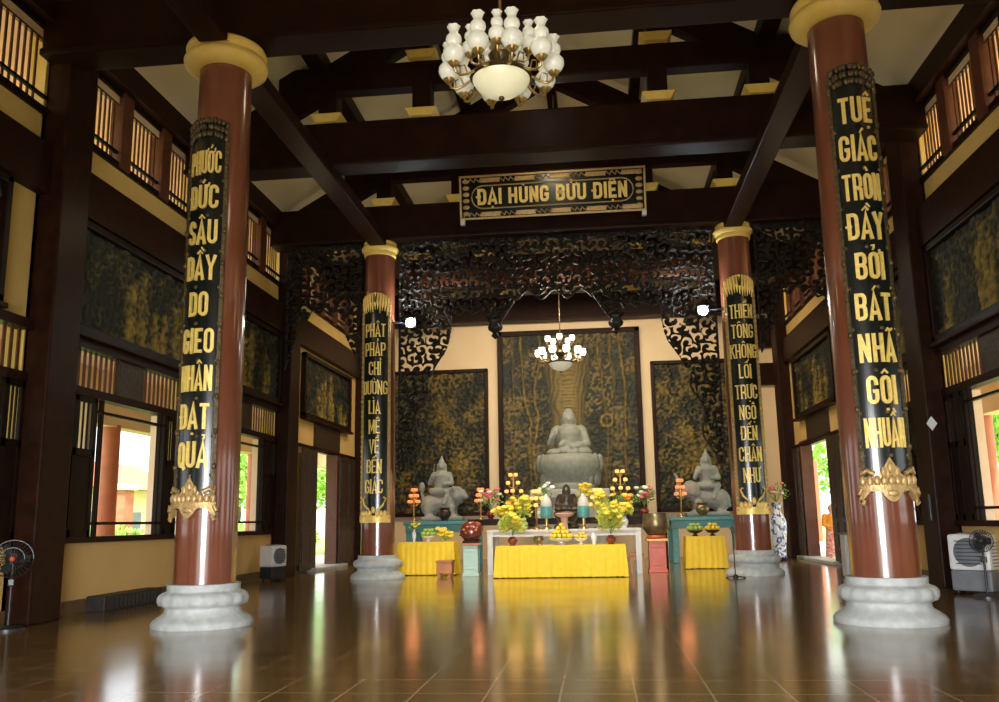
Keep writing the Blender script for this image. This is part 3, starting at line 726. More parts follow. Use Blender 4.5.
for s, side in ((-1, 'left'), (1, 'right')):
    def mask_side(X, Z, s=s):
        u = (np.abs(X) - 5.22) / 2.1     # 0 at the column, 1 at the wall
        zb = 6.35 + .75 * np.sin(np.clip(u, 0, 1) * PI) + .08 * np.cos(u * 40)
        zb = np.where(u < .2, 6.35 - (0.2 - u) * 4.5, zb); zb = np.where(u > .84, 6.4 - (u - .84) * 6, zb)
        inside = Z > zb
        return inside, inside & ((Z > 8.78) | (Z < zb + .05) | (u < .02) | (u > .98)), .6 * np.exp(-np.clip(Z - zb, 0, 9) / .16)
    t = thing('carved_screen', 'narrow black openwork carved screen between the %s wall and far %s column' % (side, side), 'carved screen', (s * 6.2, YC2 - .05, 8.9), 'black openwork carved screens')
    x0, x1 = sorted((s * 5.22, s * 7.32))
    fretwork('openwork', x0, x1, 5.3, 8.92, .024, mask_side, YC2, .10, FRET, t, 8 + s, .24, 33., -.10)

# ------------------------------------------------------------------ signboard
t = thing('signboard', 'black and gold signboard reading ĐẠI HÙNG BỬU ĐIỆN below the second truss', 'signboard', (0.04, 21.05, 9.22), local=True)
t.rotation_euler = (math.radians(9), 0, 0)
W, Hh = 4.86, 1.16
MB().box(-W / 2, W / 2, 0, .07, 0, Hh).build('panel', BLACK, t)
fr = MB()
for x0, x1, z0, z1 in ((-W / 2, W / 2, 0, .05), (-W / 2, W / 2, Hh - .05, Hh), (-W / 2, -W / 2 + .05, 0, Hh), (W / 2 - .05, W / 2, 0, Hh)): fr.box(x0, x1, -.04, .02, z0, z1)
k = 0
for zz in (.13, Hh - .13):
    for i in range(10):
        xx = -W / 2 + .35 + i * (W - .7) / 9
        if i % 2: fr.bbox(xx - .26, xx + .26, -.03, .02, zz - .06, zz + .06, .02)
        else:
            for q in range(4): fr.tube([(xx - .25 + q * .14, -.02, zz - .05), (xx - .19 + q * .14, -.03, zz + .05), (xx - .13 + q * .14, -.02, zz - .02)], .018, 6)
for s in (-1, 1):
    for q in range(6):
        fr.ell((s * (W / 2 - .17), -.015, .16 + q * .17), (.09, .03, .06), 8, 6)
fr.build('gilded_frame', DULLGOLD, t)
# cartouche ring
ca = MB(); pts = [(x_, -.025, z_) for x_, z_ in (arc(W / 2 - .62, .58, .30, -90, 90, 8) + arc(-W / 2 + .62, .58, .30, 90, 270, 8))]; ca.tube(pts + [pts[0]], .018, 6); ca.build('cartouche_rim', DULLGOLD, t)
word_mesh('ĐẠI HÙNG BỬU ĐIỆN', .42, W - .95, lambda a, b, d: (a, -.005 - d, .38 + b), .03, .165, xs=1.22).build('lettering', GOLD, t)['label'] = 'gold words ĐẠI HÙNG BỬU ĐIỆN'
for s in (-1, 1): MB().bbox(s * (W / 2 - .06) - .06, s * (W / 2 - .06) + .06, -.06, .12, -.13, .02, .02).build('bracket', GREYW, t)

# ------------------------------------------------------------------ relief panels
def relief_panel(side, y0, y1, z0, z1, lab, seed, trunk=False):
    s = -1 if side == 'left' else 1; w, h = y1 - y0, z1 - z0; yc = (y0 + y1) / 2
    t = thing('relief_panel', lab, 'carved relief', (s * (XW - .08), yc, z0), 'gilded relief panels on the side walls')
    fr = MB(); b = .13; xa, xb = sorted((s * (XW - .02), s * (XW - .17)))
    for a0, a1, c0, c1 in ((y0, y1, z0, z0 + b), (y0, y1, z1 - b, z1), (y0, y0 + b, z0, z1), (y1 - b, y1, z0, z1)): fr.bbox(xa, xb, a0, a1, c0, c1, .02)
    fr.build('frame', WOODB, t)
    w2, h2 = w - 2 * b, h - 2 * b
    def height(X, Z):
        f1, d = scroll(X, Z, .24, seed, 32); f2 = fbm(X * 3.4 + 7, Z * 3.4, seed, 4)
        fig = np.zeros(X.shape); r = np.random.default_rng(seed)
        for k in range(7):
            cx = (r.random() - .5) * w2 * .85; hh = h2 * (.35 + .3 * r.random()) if k else h2 * .75; cx = 0.05 * w2 if k == 0 else cx
            fig = np.maximum(fig, np.exp(-((X - cx) / (.16 if k else .22)) ** 2) * (Z < hh) * (1 - .4 * Z / hh)); fig = np.maximum(fig, np.exp(-(((X - cx) / .13) ** 2 + ((Z - hh - .05) / .13) ** 2)))
        return .04 * f1 * .5 + .06 * f2 + .06 * fig
    def gild(X, Z, H):
        g = fbm(X * 1.1, Z * 1.1, seed + 20, 3); g2 = vnoise(X * 7, Z * 7, seed + 33)
        cen = np.exp(-((X - .03 * w2) / (.22 * w2)) ** 2)
        return np.clip((H - .04) * 18, 0, 1) * np.clip((g - .30) * 4 + cen * .9, 0, 1) * (.4 + .6 * g2)
    if side == 'left': place = lambda x, z, d: (-(XW - .03 - d), yc + x, z0 + b + z)
    else: place = lambda x, z, d: ((XW - .03 - d), yc - x, z0 + b + z)
    grid_relief('carving', w2, h2, int(w2 / .035), int(h2 / .035), height, gild, RELIEF, t, place)
    lg = MB(); lg.bbox(*sorted((s * (XW - .02), s * (XW - .24))), y0 - .02, y1 + .02, z0 - .09, z0 - .005, .02); lg.build('ledge', WOOD, t)
relief_panel('left', 7.55, 11.15, 4.66, 6.6, 'gilded relief panel at the left edge of the photo before the near left post', 41)
relief_panel('left', 12.70, 17.05, 4.66, 6.62, 'gilded relief panel on the left wall left of the near column', 42)
relief_panel('left', 17.85, 22.20, 4.66, 6.62, 'gilded relief panel on the left wall right of the near column', 43)
relief_panel('left', 24.1, 28.9, 4.56, 6.5, 'dark relief panel above the left doorway', 44)
relief_panel('right', 7.55, 11.9, 4.66, 6.62, 'gilded relief panel outside the right edge of the photo', 45)
relief_panel('right', 12.70, 17.05, 4.66, 6.62, 'large gilded relief panel on the right wall above the air cooler', 46)
relief_panel('right', 17.85, 22.20, 4.66, 6.62, 'relief panel on the right wall hidden behind the near right column', 47)
relief_panel('right', 24.1, 28.9, 4.56, 6.55, 'dark relief panel above the right doorway', 48)

def back_relief(x0, x1, z0, z1, lab, seed, main):
    w, h = x1 - x0, z1 - z0; xc = (x0 + x1) / 2; b = .20 if main else .14
    t = thing('relief_panel', lab, 'carved relief', (xc, YB - .15, z0), 'gilded relief panels behind the statues')
    fr = MB()
    for a0, a1, c0, c1 in ((x0, x1, z0, z0 + b), (x0, x1, z1 - b, z1), (x0, x0 + b, z0, z1), (x1 - b, x1, z0, z1)): fr.bbox(a0, a1, YB - .18, YB - .005, c0, c1, .025)
    fr.build('frame', WOOD, t)
    w2, h2 = w - 2 * b, h - 2 * b
    def parts(X, Z):
        u = X / (w2 / 2); v = Z / h2
        wob = fbm(X * .8, Z * .8, seed + 3, 3) - .5
        if main:
            tw = .34 + .20 * np.clip(.55 - v, 0, 1) * 2 + .05 * np.sin(v * 9)
            tr = np.clip((tw - np.abs(u + .02 + wob * .12)) * 9, 0, 1) * (v < .90)
            vert = np.abs(np.sin(X * 13 + wob * 16 + 2 * np.sin(Z * 2)))
            scale = np.abs(np.sin(Z * 22 + 9 * wob + 1.5 * vnoise(X * 6, Z * 2, 4))) * .6 + .4 * vnoise(X * 9, Z * 20, seed + 2)
            cm = np.clip(1.25 - np.abs(u + .02) / .17, 0, 1); bark = vert * (1 - cm) + scale * cm
            thin = np.zeros(X.shape)
            for cx, k, sl in ((-.66, .03, .06), (-.48, .03, -.05), (.50, .03, .04), (.62, .022, -.03), (.80, .03, .02), (-.86, .02, 0)):
                thin = np.maximum(thin, np.clip((k - np.abs(u - cx - sl * np.sin(v * 5) - wob * .16)) * 40, 0, 1))
            disc = np.clip(1 - np.abs(np.hypot((u - .55) * w2 / 2, (v - .52) * h2) - .22) * 12, 0, 1)
            return u, v, tr, bark, thin, disc
        z0_ = np.zeros(X.shape); fig = z0_.copy(); r = np.random.default_rng(seed)
        for k in range(6):
            cx, cz = (r.random() - .5) * 1.5, .15 + .7 * r.random()
            fig = np.maximum(fig, np.exp(-((u - cx) / .16) ** 2 - ((v - cz) / .09) ** 2))
        return u, v, fig, np.abs(np.sin(X * 14 + wob * 16)), z0_, z0_
    def leafy(X, Z): return np.clip((vnoise(X * 1.6, Z * 1.6, seed + 40) - .42) * 5, 0, 1)
    def height(X, Z):
        f1, d = scroll(X, Z, .26, seed, 30); u, v, tr, bark, thin, disc = parts(X, Z)
        leaf = fbm(X * 3.6, Z * 3.6, seed + 9, 4)
        return np.where((tr > .3) & main, .05 + .07 * bark * tr, .05 * tr * (not main) + .045 * (f1 * .5 + .5) + .07 * leaf) + .07 * thin + .07 * disc
    def gild(X, Z, H):
        u, v, tr, bark, thin, disc = parts(X, Z); g = fbm(X * .9, Z * .9, seed + 21, 3); g2 = vnoise(X * 8, Z * 8, seed + 5)
        mid = np.exp(-((u + .02) / .2) ** 2)
        base = np.clip((H - .06) * 16, 0, 1) * np.clip((g - .32) * 3.4, 0, 1) * (.3 + .7 * g2)
        lf = leafy(X, Z) * np.clip((vnoise(X * 13, Z * 13, seed + 8) - .38) * 3, 0, 1)
        if main: return np.maximum(np.maximum(base * .8, lf * .42 * (1 - tr)), np.maximum(tr * (.18 + .55 * bark) * (.35 + .65 * mid), np.maximum(thin * (.15 + .35 * g2), disc * .8)))
        return np.maximum(base, np.maximum(lf * .42, tr * .5 * g2 * np.clip((H - .05) * 20, 0, 1)))
    grid_relief('carving', w2, h2, int(w2 / .038), int(h2 / .038), height, gild, RELIEFB if main else RELIEF, t, lambda x, z, d: (xc + x, YB - .03 - d, z0 + b + z))
back_relief(-2.72, 2.74, 1.2, 8.62, 'tall central gilded relief of a tree trunk behind the large seated statue', 61, True)
back_relief(-7.0, -3.1, 1.6, 7.2, 'left gilded relief panel behind the statue on a lion', 62, False)
back_relief(3.1, 6.95, 1.6, 7.25, 'right gilded relief panel behind the statue on an elephant', 63, False)
# small brackets on the right end of the back wall
tr_ = MB(); tr_.box(7.0, XW, YB - .25, YB, 6.2, 7.0); tr_.box(7.0, XW, YB - .25, YB, 7.6, 8.7); struct(tr_.build(next_name('trim'), WOOD), 'dark timber bracket in the right rear corner', 'bracket')

# ------------------------------------------------------------------ chandeliers
def chandelier(x, y, z, ztop, lab, glass, bowl, group, squat, ring, up):
    """z = centre of the bowl rim"""
    t = thing('chandelier', lab, 'chandelier', (x, y, z), group)
    c = lambda dx, dy, dz: (x + dx, y + dy, z + dz)
    MB().lathe([(.02, -.20), (.10, -.185), (.20, -.14), (.29, -.07), (.335, 0), (.34, .03), (.30, .035)], c(0, 0, 0), 36).build('glass_bowl', bowl, t)
    body = MB().lathe([(.35, .02), (.37, .04), (.36, .07), (.22, .10), (.10, .14), (.07, .20), (.13, .27), (.15, .33), (.09, .40), (.05, .48), (.08, .56), (.04, .66), (.02, .75)], c(0, 0, 0), 28)
    body.ell(c(0, 0, -.215), (.035, .035, .03), 10, 8); body.build('body', DKBRASS, t)
    MB().cyl(c(0, 0, .7), (x, y, ztop), .018).build('rod', BRASS, t)
    MB().lathe([(.12, 0), (.12, .03), (.05, .08)], (x, y, ztop - .08), 20).build('ceiling_rose', BRASS, t)
    def arm(a, r, zb, sc):
        ca_, sa = math.cos(a), math.sin(a); q = lambda rr, zz: c(rr * ca_, rr * sa, zz)
        ri = .345 if zb < .25 else .12; m = MB().tube([q(ri, max(.05, zb - .12)), q(ri + (r - ri) * .35, zb - .08), q(ri + (r - ri) * .7, zb - .12), q(r * .97, zb - .09), q(r, zb)], .016, 8)
        m.tube([q(ri + (r - ri) * .35, zb - .08), q(ri + (r - ri) * .5, zb + .02), q(ri + (r - ri) * .72, zb - .01), q(ri + (r - ri) * .7, zb - .10)], .010, 6)
        m.lathe([(.02, -.05), (.05, -.02), (.07, .01), (.05, .02)], q(r, zb), 14); o = m.build('arm', BRASS, t)
        if squat: pr = [(.045, .01), (.085, .05), (.105, .11), (.10, .16), (.085, .20), (.095, .22), (.08, .22)]
        else: pr = [(.045, .01), (.095, .04), (.125, .10), (.12, .16), (.085, .205), (.062, .225), (.075, .245), (.092, .285), (.085, .33), (.055, .365), (.048, .385), (.058, .42), (.075, .46), (.065, .46)]
        g = MB().lathe([(p * sc, h * sc) for p, h in pr], q(r, zb), 20, lobes=(lambda a_, i: 1 + (.10 * math.cos(6 * a_) if i >= len(pr) - 2 else 0)))
        g.build('glass_shade', glass, o)
    for k in range(10): arm(2 * PI * (k + .5) / 10 - PI / 2, .62, ring, 1.0)
    for k in range(5): arm(2 * PI * (k + .5) / 5 + PI / 2, .36, up, .8)
chandelier(0.0, 9.15, 6.48, 14.05, 'large brass chandelier with milky glass shades hanging high near the front', GLASSW, BOWLG, 'chandeliers', False, .06, .30)
chandelier(0.05, 23.4, 5.70, 14.0, 'smaller looking lit chandelier in front of the central relief', GLASSL, GLASSW, 'chandeliers', True, .20, .62)

# LED floodlights on the inner sides of the far columns
for s, side in ((-1, 'left'), (1, 'right')):
    xx, yy, zz = s * 3.78, 21.3, 6.57
    t = thing('floodlight', 'bright white floodlight beside the far %s column' % side, 'floodlight', (xx, yy, zz), 'white floodlights')
    MB().bbox(xx - .14, xx + .14, yy, yy + .08, zz - .13, zz + .13, .015).build('housing', DARKP, t)
    MB().lathe([(.12, 0), (.12, .012)], (xx, yy - .002, zz), 20, axis=(0, -1, 0)).build('lens', LEDM, t)
    MB().obox((xx, yy + .05, zz), (s * 4.30, 21.45, zz + .05), .04, .04).build('arm', DARKP, t)
    l = bpy.data.lights.new('floodlight_beam', 'SPOT'); l.energy = 330; l.color = (.80, .92, 1.0); l.spot_size = math.radians(150); l.spot_blend = .6; l.shadow_soft_size = .08
    o = bpy.data.objects.new('floodlight_beam', l); COL.objects.link(o); o.location = (xx, yy - .06, zz); o.rotation_euler = (math.radians(112), 0, 0); o.parent = t; o.location = (0, -.06, 0)

# wall tube light high on the near left post
t = thing('tube_light', 'short white tube light high on the dark left eave beam', 'lamp', (-7.42, 13.3, 10.06))
MB().bbox(-7.44, -7.36, 12.9, 13.7, 10.03, 10.10, .01).build('housing', WHITEP, t)
MB().cyl((-7.40, 12.95, 10.01), (-7.40, 13.65, 10.01), .018).build('tube', TUBEM, t)

# ------------------------------------------------------------------ statues
def buddha(x, y, z, k, material, parent, name, vox, raised=True):
    """seated figure, z = seat level, k = scale (1 -> 2 m tall seated); faces -Y"""
    P = lambda a, b, c: (x + a * k, y + b * k, z + c * k)
    sh = [('e', P(0, .05, .15), (.74 * k, .50 * k, .18 * k)), ('e', P(-.48, -.12, .14), (.32 * k, .32 * k, .15 * k)), ('e', P(.48, -.12, .14), (.32 * k, .32 * k, .15 * k)),
          ('c', P(-.52, -.15, .15), P(.22, -.40, .13), .15 * k, .11 * k), ('c', P(.52, -.15, .15), P(-.22, -.38, .18), .15 * k, .11 * k),
          ('l', [(.42 * k, 0), (.43 * k, .22 * k), (.43 * k, .42 * k), (.47 * k, .66 * k), (.45 * k, .82 * k), (.35 * k, .92 * k), (.17 * k, .99 * k)], P(0, .08, .13)),
          ('e', P(-.41, .06, .93), .18 * k), ('e', P(.41, .06, .93), .18 * k),
          ('c', P(.46, .05, .90), P(.62, -.05, .42), .17 * k, .14 * k), ('c', P(.62, -.05, .42), P(.12, -.40, .30), .14 * k, .09 * k),
          ('c', P(0, .06, .96), P(0, .05, 1.10), .15 * k, .14 * k),
          ('e', P(0, .02, 1.30), (.245 * k, .25 * k, .30 * k)), ('e', P(0, .05, 1.58), (.155 * k, .155 * k, .12 * k)), ('e', P(0, .04, 1.42), (.235 * k, .24 * k, .20 * k)), ('e', P(0, -.225, 1.27), (.04 * k, .05 * k, .07 * k)),
          ('e', P(-.235, .04, 1.24), (.045 * k, .06 * k, .14 * k)), ('e', P(.235, .04, 1.24), (.045 * k, .06 * k, .14 * k)), ('e', P(0, -.20, 1.14), (.07 * k, .03 * k, .022 * k)),
          ('e', P(-.085, -.20, 1.34), (.05 * k, .03 * k, .016 * k)), ('e', P(.085, -.20, 1.34), (.05 * k, .03 * k, .016 * k)),
          ('c', P(.36, -.04, .86), P(-.30, -.32, .38), .12 * k, .09 * k)]
    if raised:
        sh += [('c', P(-.46, .05, .90), P(-.64, -.08, .48), .17 * k, .13 * k), ('c', P(-.64, -.08, .48), P(-.44, -.38, .74), .12 * k, .07 * k), ('e', P(-.43, -.41, .83), (.07 * k, .04 * k, .10 * k))]
        for i in range(4): sh.append(('c', P(-.48 + i * .033, -.41, .89), P(-.48 + i * .033, -.42, 1.00 + (.02 if i in (1, 2) else 0)), .018 * k, .015 * k))
        sh.append(('c', P(-.37, -.41, .81), P(-.325, -.44, .90), .018 * k, .015 * k))
    else:
        sh += [('c', P(-.46, .05, .90), P(-.62, -.05, .42), .17 * k, .14 * k), ('c', P(-.62, -.05, .42), P(-.12, -.40, .30), .14 * k, .09 * k)]
    return blob(name, sh, vox, material, parent)
def lotus(z0, z1, r0, r1, c, n, m):
    """two rows of petals around a waisted throne"""
    for row, (zz, rr, up) in enumerate(((z0 + (z1 - z0) * .30, r0, -1), (z0 + (z1 - z0) * .72, r1, 1))):
        for k in range(n):
            a = 2 * PI * (k + .5 * row) / n; h = (z1 - z0) * .30
            m.ell((c[0] + rr * math.cos(a), c[1] + rr * math.sin(a) * .8, zz), (rr * PI / n * .95, rr * PI / n * .6, h), 10, 8, rot=(a + PI / 2, 'Z'))
    return m
BY = 29.5
t = thing('buddha_statue', 'large grey stone seated statue with raised hand on a lotus throne at the centre', 'statue', (0.03, BY, 2.4))
buddha(0.03, BY, 3.55, 1.0, STATUE, t, 'figure', .028)
th = MB(); th.lathe([(.86, 2.4), (.90, 2.5), (.84, 2.62), (.95, 2.8), (1.06, 3.05), (1.12, 3.3), (1.06, 3.5), (.92, 3.60)], (0.03, BY, 0), 48); lotus(2.55, 3.60, .95, 1.06, (0.03, BY), 16, th); th.build('lotus_throne', STATUE, t)
t = thing('statue_pedestal', 'pale stone pedestal under the large central statue', 'pedestal', (0.03, BY, 0))
m = MB().bbox(-1.35, 1.41, BY - 1.15, BY + 1.15, 0, .35, .04); m.bbox(-1.15, 1.21, BY - .95, BY + .95, .35, 2.1, .03); m.bbox(-1.30, 1.36, BY - 1.1, BY + 1.1, 2.1, 2.4, .04); m.build('block', STONE, t)

def teal_pedestal(x0, x1, y0, y1, lab):
    t = thing('altar_cabinet', lab, 'altar table', ((x0 + x1) / 2, (y0 + y1) / 2, 0), 'teal altar cabinets')
    MB().bbox(x0 - .06, x1 + .06, y0 - .06, y1 + .06, 1.30, 1.42, .02).build('top', TEAL, t)
    ap = MB().bbox(x0, x1, y0, y1, 1.06, 1.30, .015); ap.build('apron', TEAL, t)
    for xx in (x0 + .12, x1 - .12):
        for yy in (y0 + .12, y1 - .12): MB().bbox(xx - .1, xx + .1, yy - .1, yy + .1, 0, 1.08, .02).build('leg', TEAL, t)
teal_pedestal(-5.25, -2.95, 27.2, 28.9, 'teal altar cabinet under the lion statue on the left')
teal_pedestal(3.2, 5.5, 27.2, 28.9, 'teal altar cabinet under the elephant statue on the right')
def rider(x, y, z, face, lion, lab):
    """seated bodhisattva on a crouching animal; face = +1 animal looks to +X"""
    f = face; k = 1.0
    t = thing('bodhisattva_statue', lab, 'statue', (x, y, z), 'stone statues riding animals')
    P = lambda a, b, c: (x + a * f, y + b, z + c)
    an = [('b', (x - .68, x + .68, y - .42, y + .42, z, z + .14)),
          ('c', P(-.38, 0, .55), P(.22, 0, .62), .34, .30), ('e', P(-.42, 0, .50), (.34, .36, .38))]
    for dx in (-.48, .30):
        for dy in (-.24, .24): an.append(('c', P(dx, dy, .42), P(dx + .02, dy, .12), .13, .11)); an.append(('e', P(dx + .06, dy - .02, .15), (.16, .12, .08)))
    if lion:
        an += [('e', P(.46, -.05, .84), (.27, .28, .30)), ('e', P(.60, -.08, .86), (.20, .19, .19)), ('e', P(.74, -.10, .78), (.12, .13, .10)), ('e', P(.52, -.24, 1.06), .07), ('e', P(.52, .12, 1.06), .07),
               ('c', P(-.66, 0, .6), P(-.74, 0, 1.0), .06, .05), ('e', P(-.72, 0, 1.12), (.11, .1, .19))]
        for q in range(8): an.append(('e', P(.40 + .2 * math.cos(q * .8), -.22 * math.sin(q * .8) - .02, .80 + .24 * math.sin(q * .8)), .10))
    else:
        an += [('e', P(.48, -.02, .86), (.27, .27, .30)), ('c', P(.64, -.04, .82), P(.76, -.04, .62), .13, .10), ('c', P(.76, -.04, .62), P(.92, -.04, .80), .095, .075), ('c', P(.92, -.04, .80), P(.86, -.04, 1.18), .07, .055), ('c', P(.86, -.04, 1.18), P(.96, -.04, 1.36), .055, .05),
               ('e', P(.38, -.30, .86), (.20, .06, .24)), ('e', P(.38, .26, .86), (.20, .06, .24)), ('c', P(.66, -.16, .72), P(.82, -.2, .62), .045, .02), ('c', P(-.72, 0, .62), P(-.76, 0, .3), .04, .03)]
    blob('animal', an, .03, STATUE, t)
    sx = -.06 * f
    Q = lambda a, b, c: (x + sx + a, y + b, z + .86 + c)
    sh = [('e', Q(0, 0, .10), (.44, .34, .16)), ('c', Q(-.3, -.1, .12), Q(.1, -.3, .10), .12, .09), ('c', Q(.3, -.1, .12), Q(.14, -.32, -.25), .12, .08), ('e', Q(.14, -.36, -.30), (.07, .12, .05)),
          ('l', [(.24, 0), (.24, .2), (.26, .42), (.28, .55), (.18, .66), (.08, .70)], Q(0, .04, .1)), ('e', Q(-.25, .03, .66), .11), ('e', Q(.25, .03, .66), .11),
          ('c', Q(.27, .02, .64), Q(.36, -.08, .36), .10, .08), ('c', Q(.36, -.08, .36), Q(.12, -.28, .34), .075, .05), ('c', Q(-.27, .02, .64), Q(-.38, -.06, .38), .10, .08), ('c', Q(-.38, -.06, .38), Q(-.22, -.26, .62), .07, .05),
          ('c', Q(0, .03, .74), Q(0, .03, .82), .08, .08), ('e', Q(0, .0, .93), (.12, .13, .15)), ('e', Q(0, -.13, .91), (.02, .03, .035)), ('e', Q(0, .04, 1.08), (.11, .11, .10)), ('c', Q(0, .05, 1.12), Q(0, .06, 1.30), .075, .03),
          ('c', Q(-.12, .06, 1.0), Q(-.15, .06, .6), .05, .04), ('c', Q(.12, .06, 1.0), Q(.15, .06, .6), .05, .04), ('c', Q(-.22, -.26, .5), Q(-.20, -.24, 1.0), .025, .02)]
    blob('figure', sh, .026, STATUE, t)
rider(-4.15, 28.0, 1.42, 1, True, 'grey stone figure riding a lion on the left altar')
rider(4.42, 28.0, 1.42, -1, False, 'grey stone figure riding an elephant with raised trunk on the right altar')

# ------------------------------------------------------------------ altar tables, cloths
def cloth(x0, x1, y0, y1, ztop, zbot, lab, seed, flare=.05, folds=26):
    m = MB(); per = []
    def edge(p, q, n): return [(p[0] + (q[0] - p[0]) * i / n, p[1] + (q[1] - p[1]) * i / n) for i in range(n)]
    nx = int((x1 - x0) / .022); ny = max(8, int((y1 - y0) / .04))
    loop = edge((x0, y0), (x1, y0), nx) + edge((x1, y0), (x1, y1), ny) + edge((x1, y1), (x0, y1), nx // 3) + edge((x0, y1), (x0, y0), ny)
    cx, cy = (x0 + x1) / 2, (y0 + y1) / 2; r = random.Random(seed); ph = [r.uniform(0, 6) for _ in range(4)]
    rows = [(0, 0), (.08, .3), (.3, .6), (.6, .85), (1, 1)]; v = []; n = len(loop)
    for f, k in rows:
        s = 0
        for i, (a, b) in enumerate(loop):
            fold = .5 + .5 * math.sin(i * .9 + ph[0] + 1.3 * math.sin(i * .11 + ph[1])) * .8 + .2 * math.sin(i * .37 + ph[2])
            o = k * (.018 * fold + flare * (.3 + .7 * f)); dx = 1 if a >= x1 - 1e-6 else (-1 if a <= x0 + 1e-6 else 0); dy = -1 if b <= y0 + 1e-6 else (1 if b >= y1 - 1e-6 else 0)
            v.append((a + dx * o, b + dy * o, ztop - (ztop - zbot) * f + (.012 * fold if f == 1 else 0)))
    fs = []
    for j in range(len(rows) - 1):
        for i in range(n): i2 = (i + 1) % n; fs.append((j * n + i, j * n + i2, (j + 1) * n + i2, (j + 1) * n + i))
    fs.append(tuple(range(n)))
    m.add(v, fs); o = m.build('altar_cloth', YELLOW); tag(o, lab, 'tablecloth', 'yellow altar cloths'); return o
def table(name, x0, x1, y0, y1, z, mt, lab, group=None, lw=.05):
    t = thing(name, lab, 'table', ((x0 + x1) / 2, (y0 + y1) / 2, 0), group)
    MB().bbox(x0, x1, y0, y1, z - .06, z, .01).build('tabletop', mt, t)
    ap = MB(); ap.box(x0 + .05, x1 - .05, y0 + .05, y0 + .08, z - .18, z - .06); ap.box(x0 + .05, x1 - .05, y1 - .08, y1 - .05, z - .18, z - .06); ap.build('apron', mt, t)
    for xx in (x0 + lw + .02, x1 - lw - .02):
        for yy in (y0 + lw + .02, y1 - lw - .02): MB().box(xx - lw, xx + lw, yy - lw, yy + lw, 0, z - .06).build('leg', mt, t)
    return t
table('offering_table', -1.58, 1.56, 21.22, 22.0, .755, WOOD, 'low offering table under the long central yellow cloth', 'offering tables')
cloth(-1.60, 1.58, 21.20, 22.02, .775, .015, 'long pleated yellow cloth on the front central offering table', 3)
table('altar_table', -2.0, 2.05, 22.5, 23.9, 1.15, GREYW, 'grey white altar table behind the central yellow cloth', None, .07)
table('offering_table', -4.42, -2.94, 22.75, 23.5, .845, WOOD, 'offering table under the left yellow cloth', 'offering tables')
cloth(-4.44, -2.92, 22.73, 23.52, .865, .015, 'yellow cloth on the left offering table beside the far left column', 5)
table('offering_table', 3.36, 4.36, 24.2, 24.9, .86, WOOD, 'offering table under the right yellow cloth', 'offering tables')
cloth(3.34, 4.38, 24.18, 24.92, .88, .015, 'short yellow cloth on the right offering table beside the far right column', 7)

# rear shelf for the lamps and flowers
table('altar_table', -2.75, 2.85, 24.1, 25.4, 1.45, WOOD, 'long dark altar table at the foot of the central statue', None, .07)

# pedestals for the percussion instruments
def pedestal(name, x0, x1, y0, y1, z, mt, mtop, lab):
    t = thing(name, lab, 'pedestal', ((x0 + x1) / 2, (y0 + y1) / 2, 0), 'instrument pedestals')
    m = MB().bbox(x0 + .03, x1 - .03, y0 + .03, y1 - .03, .05, z - .05, .01); m.bbox(x0, x1, y0, y1, 0, .08, .01)
    for zz in (.2, z - .2): m.bbox(x0 + .08, x1 - .08, y0 + .015, y0 + .04, zz - .02, zz + .02, .005)
    m.build('body', mt, t); MB().bbox(x0 - .03, x1 + .03, y0 - .03, y1 + .03, z - .06, z, .012).build('top', mtop, t)
pedestal('fish_pedestal', -2.58, -2.14, 22.0, 22.45, .84, PALEGREEN, ORANGEW, 'pale green pedestal carrying the maroon wooden fish drum')
pedestal('bell_pedestal', 2.20, 2.70, 22.75, 23.25, .86, REDPAINT, CAPY, 'red pedestal with yellow top carrying the bronze bowl bell')
t = thing('wooden_fish', 'round maroon wooden fish drum on the pale green pedestal', 'drum', (-2.37, 22.2, .84))
o = MB().ell((-2.37, 22.22, 1.13), (.30, .24, .27), 24, 16); o.ell((-2.20, 22.16, 1.24), (.14, .13, .15), 14, 10); o.build('body', FISHRED, t)
MB().tube([(-2.64, 22.05, 1.05), (-2.40, 21.965, .98), (-2.12, 22.05, 1.05)], .022, 8).build('mouth_slot', DARKP, t)
MB().lathe([(.22, 0), (.24, .03), (.20, .06)], (-2.37, 22.22, .84), 20).build('cushion', CUSHION, t)
sc = MB()
for q in range(6): sc.ell((-2.37 + .16 * math.cos(q), 22.00, 1.17 + .09 * math.sin(q)), (.035, .02, .03), 8, 6)
sc.build('carved_scales', DULLGOLD, t)
t = thing('bowl_bell', 'large bronze bowl bell on the red pedestal', 'bell', (2.45, 23.0, .86))
MB().lathe([(.14, .06), (.24, .12), (.33, .25), (.355, .38), (.345, .52), (.325, .62), (.335, .66), (.31, .66), (.30, .60), (.31, .40), (.2, .16), (.02, .12)], (2.45, 23.0, .86), 40).build('bowl', BRONZE, t)
MB().lathe([(.22, 0), (.26, .04), (.24, .09), (.15, .10)], (2.45, 23.0, .86), 28).build('cushion', REDPAINT, t)
t = table('stool', 1.72, 2.10, 22.75, 23.05, .50, ORANGEW, 'small brown wooden stool beside the central yellow cloth', None, .025); t['category'] = 'stool'
t = thing('wooden_box', 'low orange brown wooden box in front of the left yellow cloth', 'box', (-3.04, 22.15, 0))
m = MB().bbox(-3.24, -2.84, 21.95, 22.35, .08, .40, .015); m.build('body', ORANGEW, t)
m = MB()
for a in (-3.20, -2.94):
    for b in (21.97, 22.27): m.box(a, a + .06, b, b + .06, 0, .09)
m.build('feet', ORANGEW, t); MB().bbox(-3.26, -2.82, 21.93, 22.37, .36, .41, .01).build('lid', ORANGEW, t)

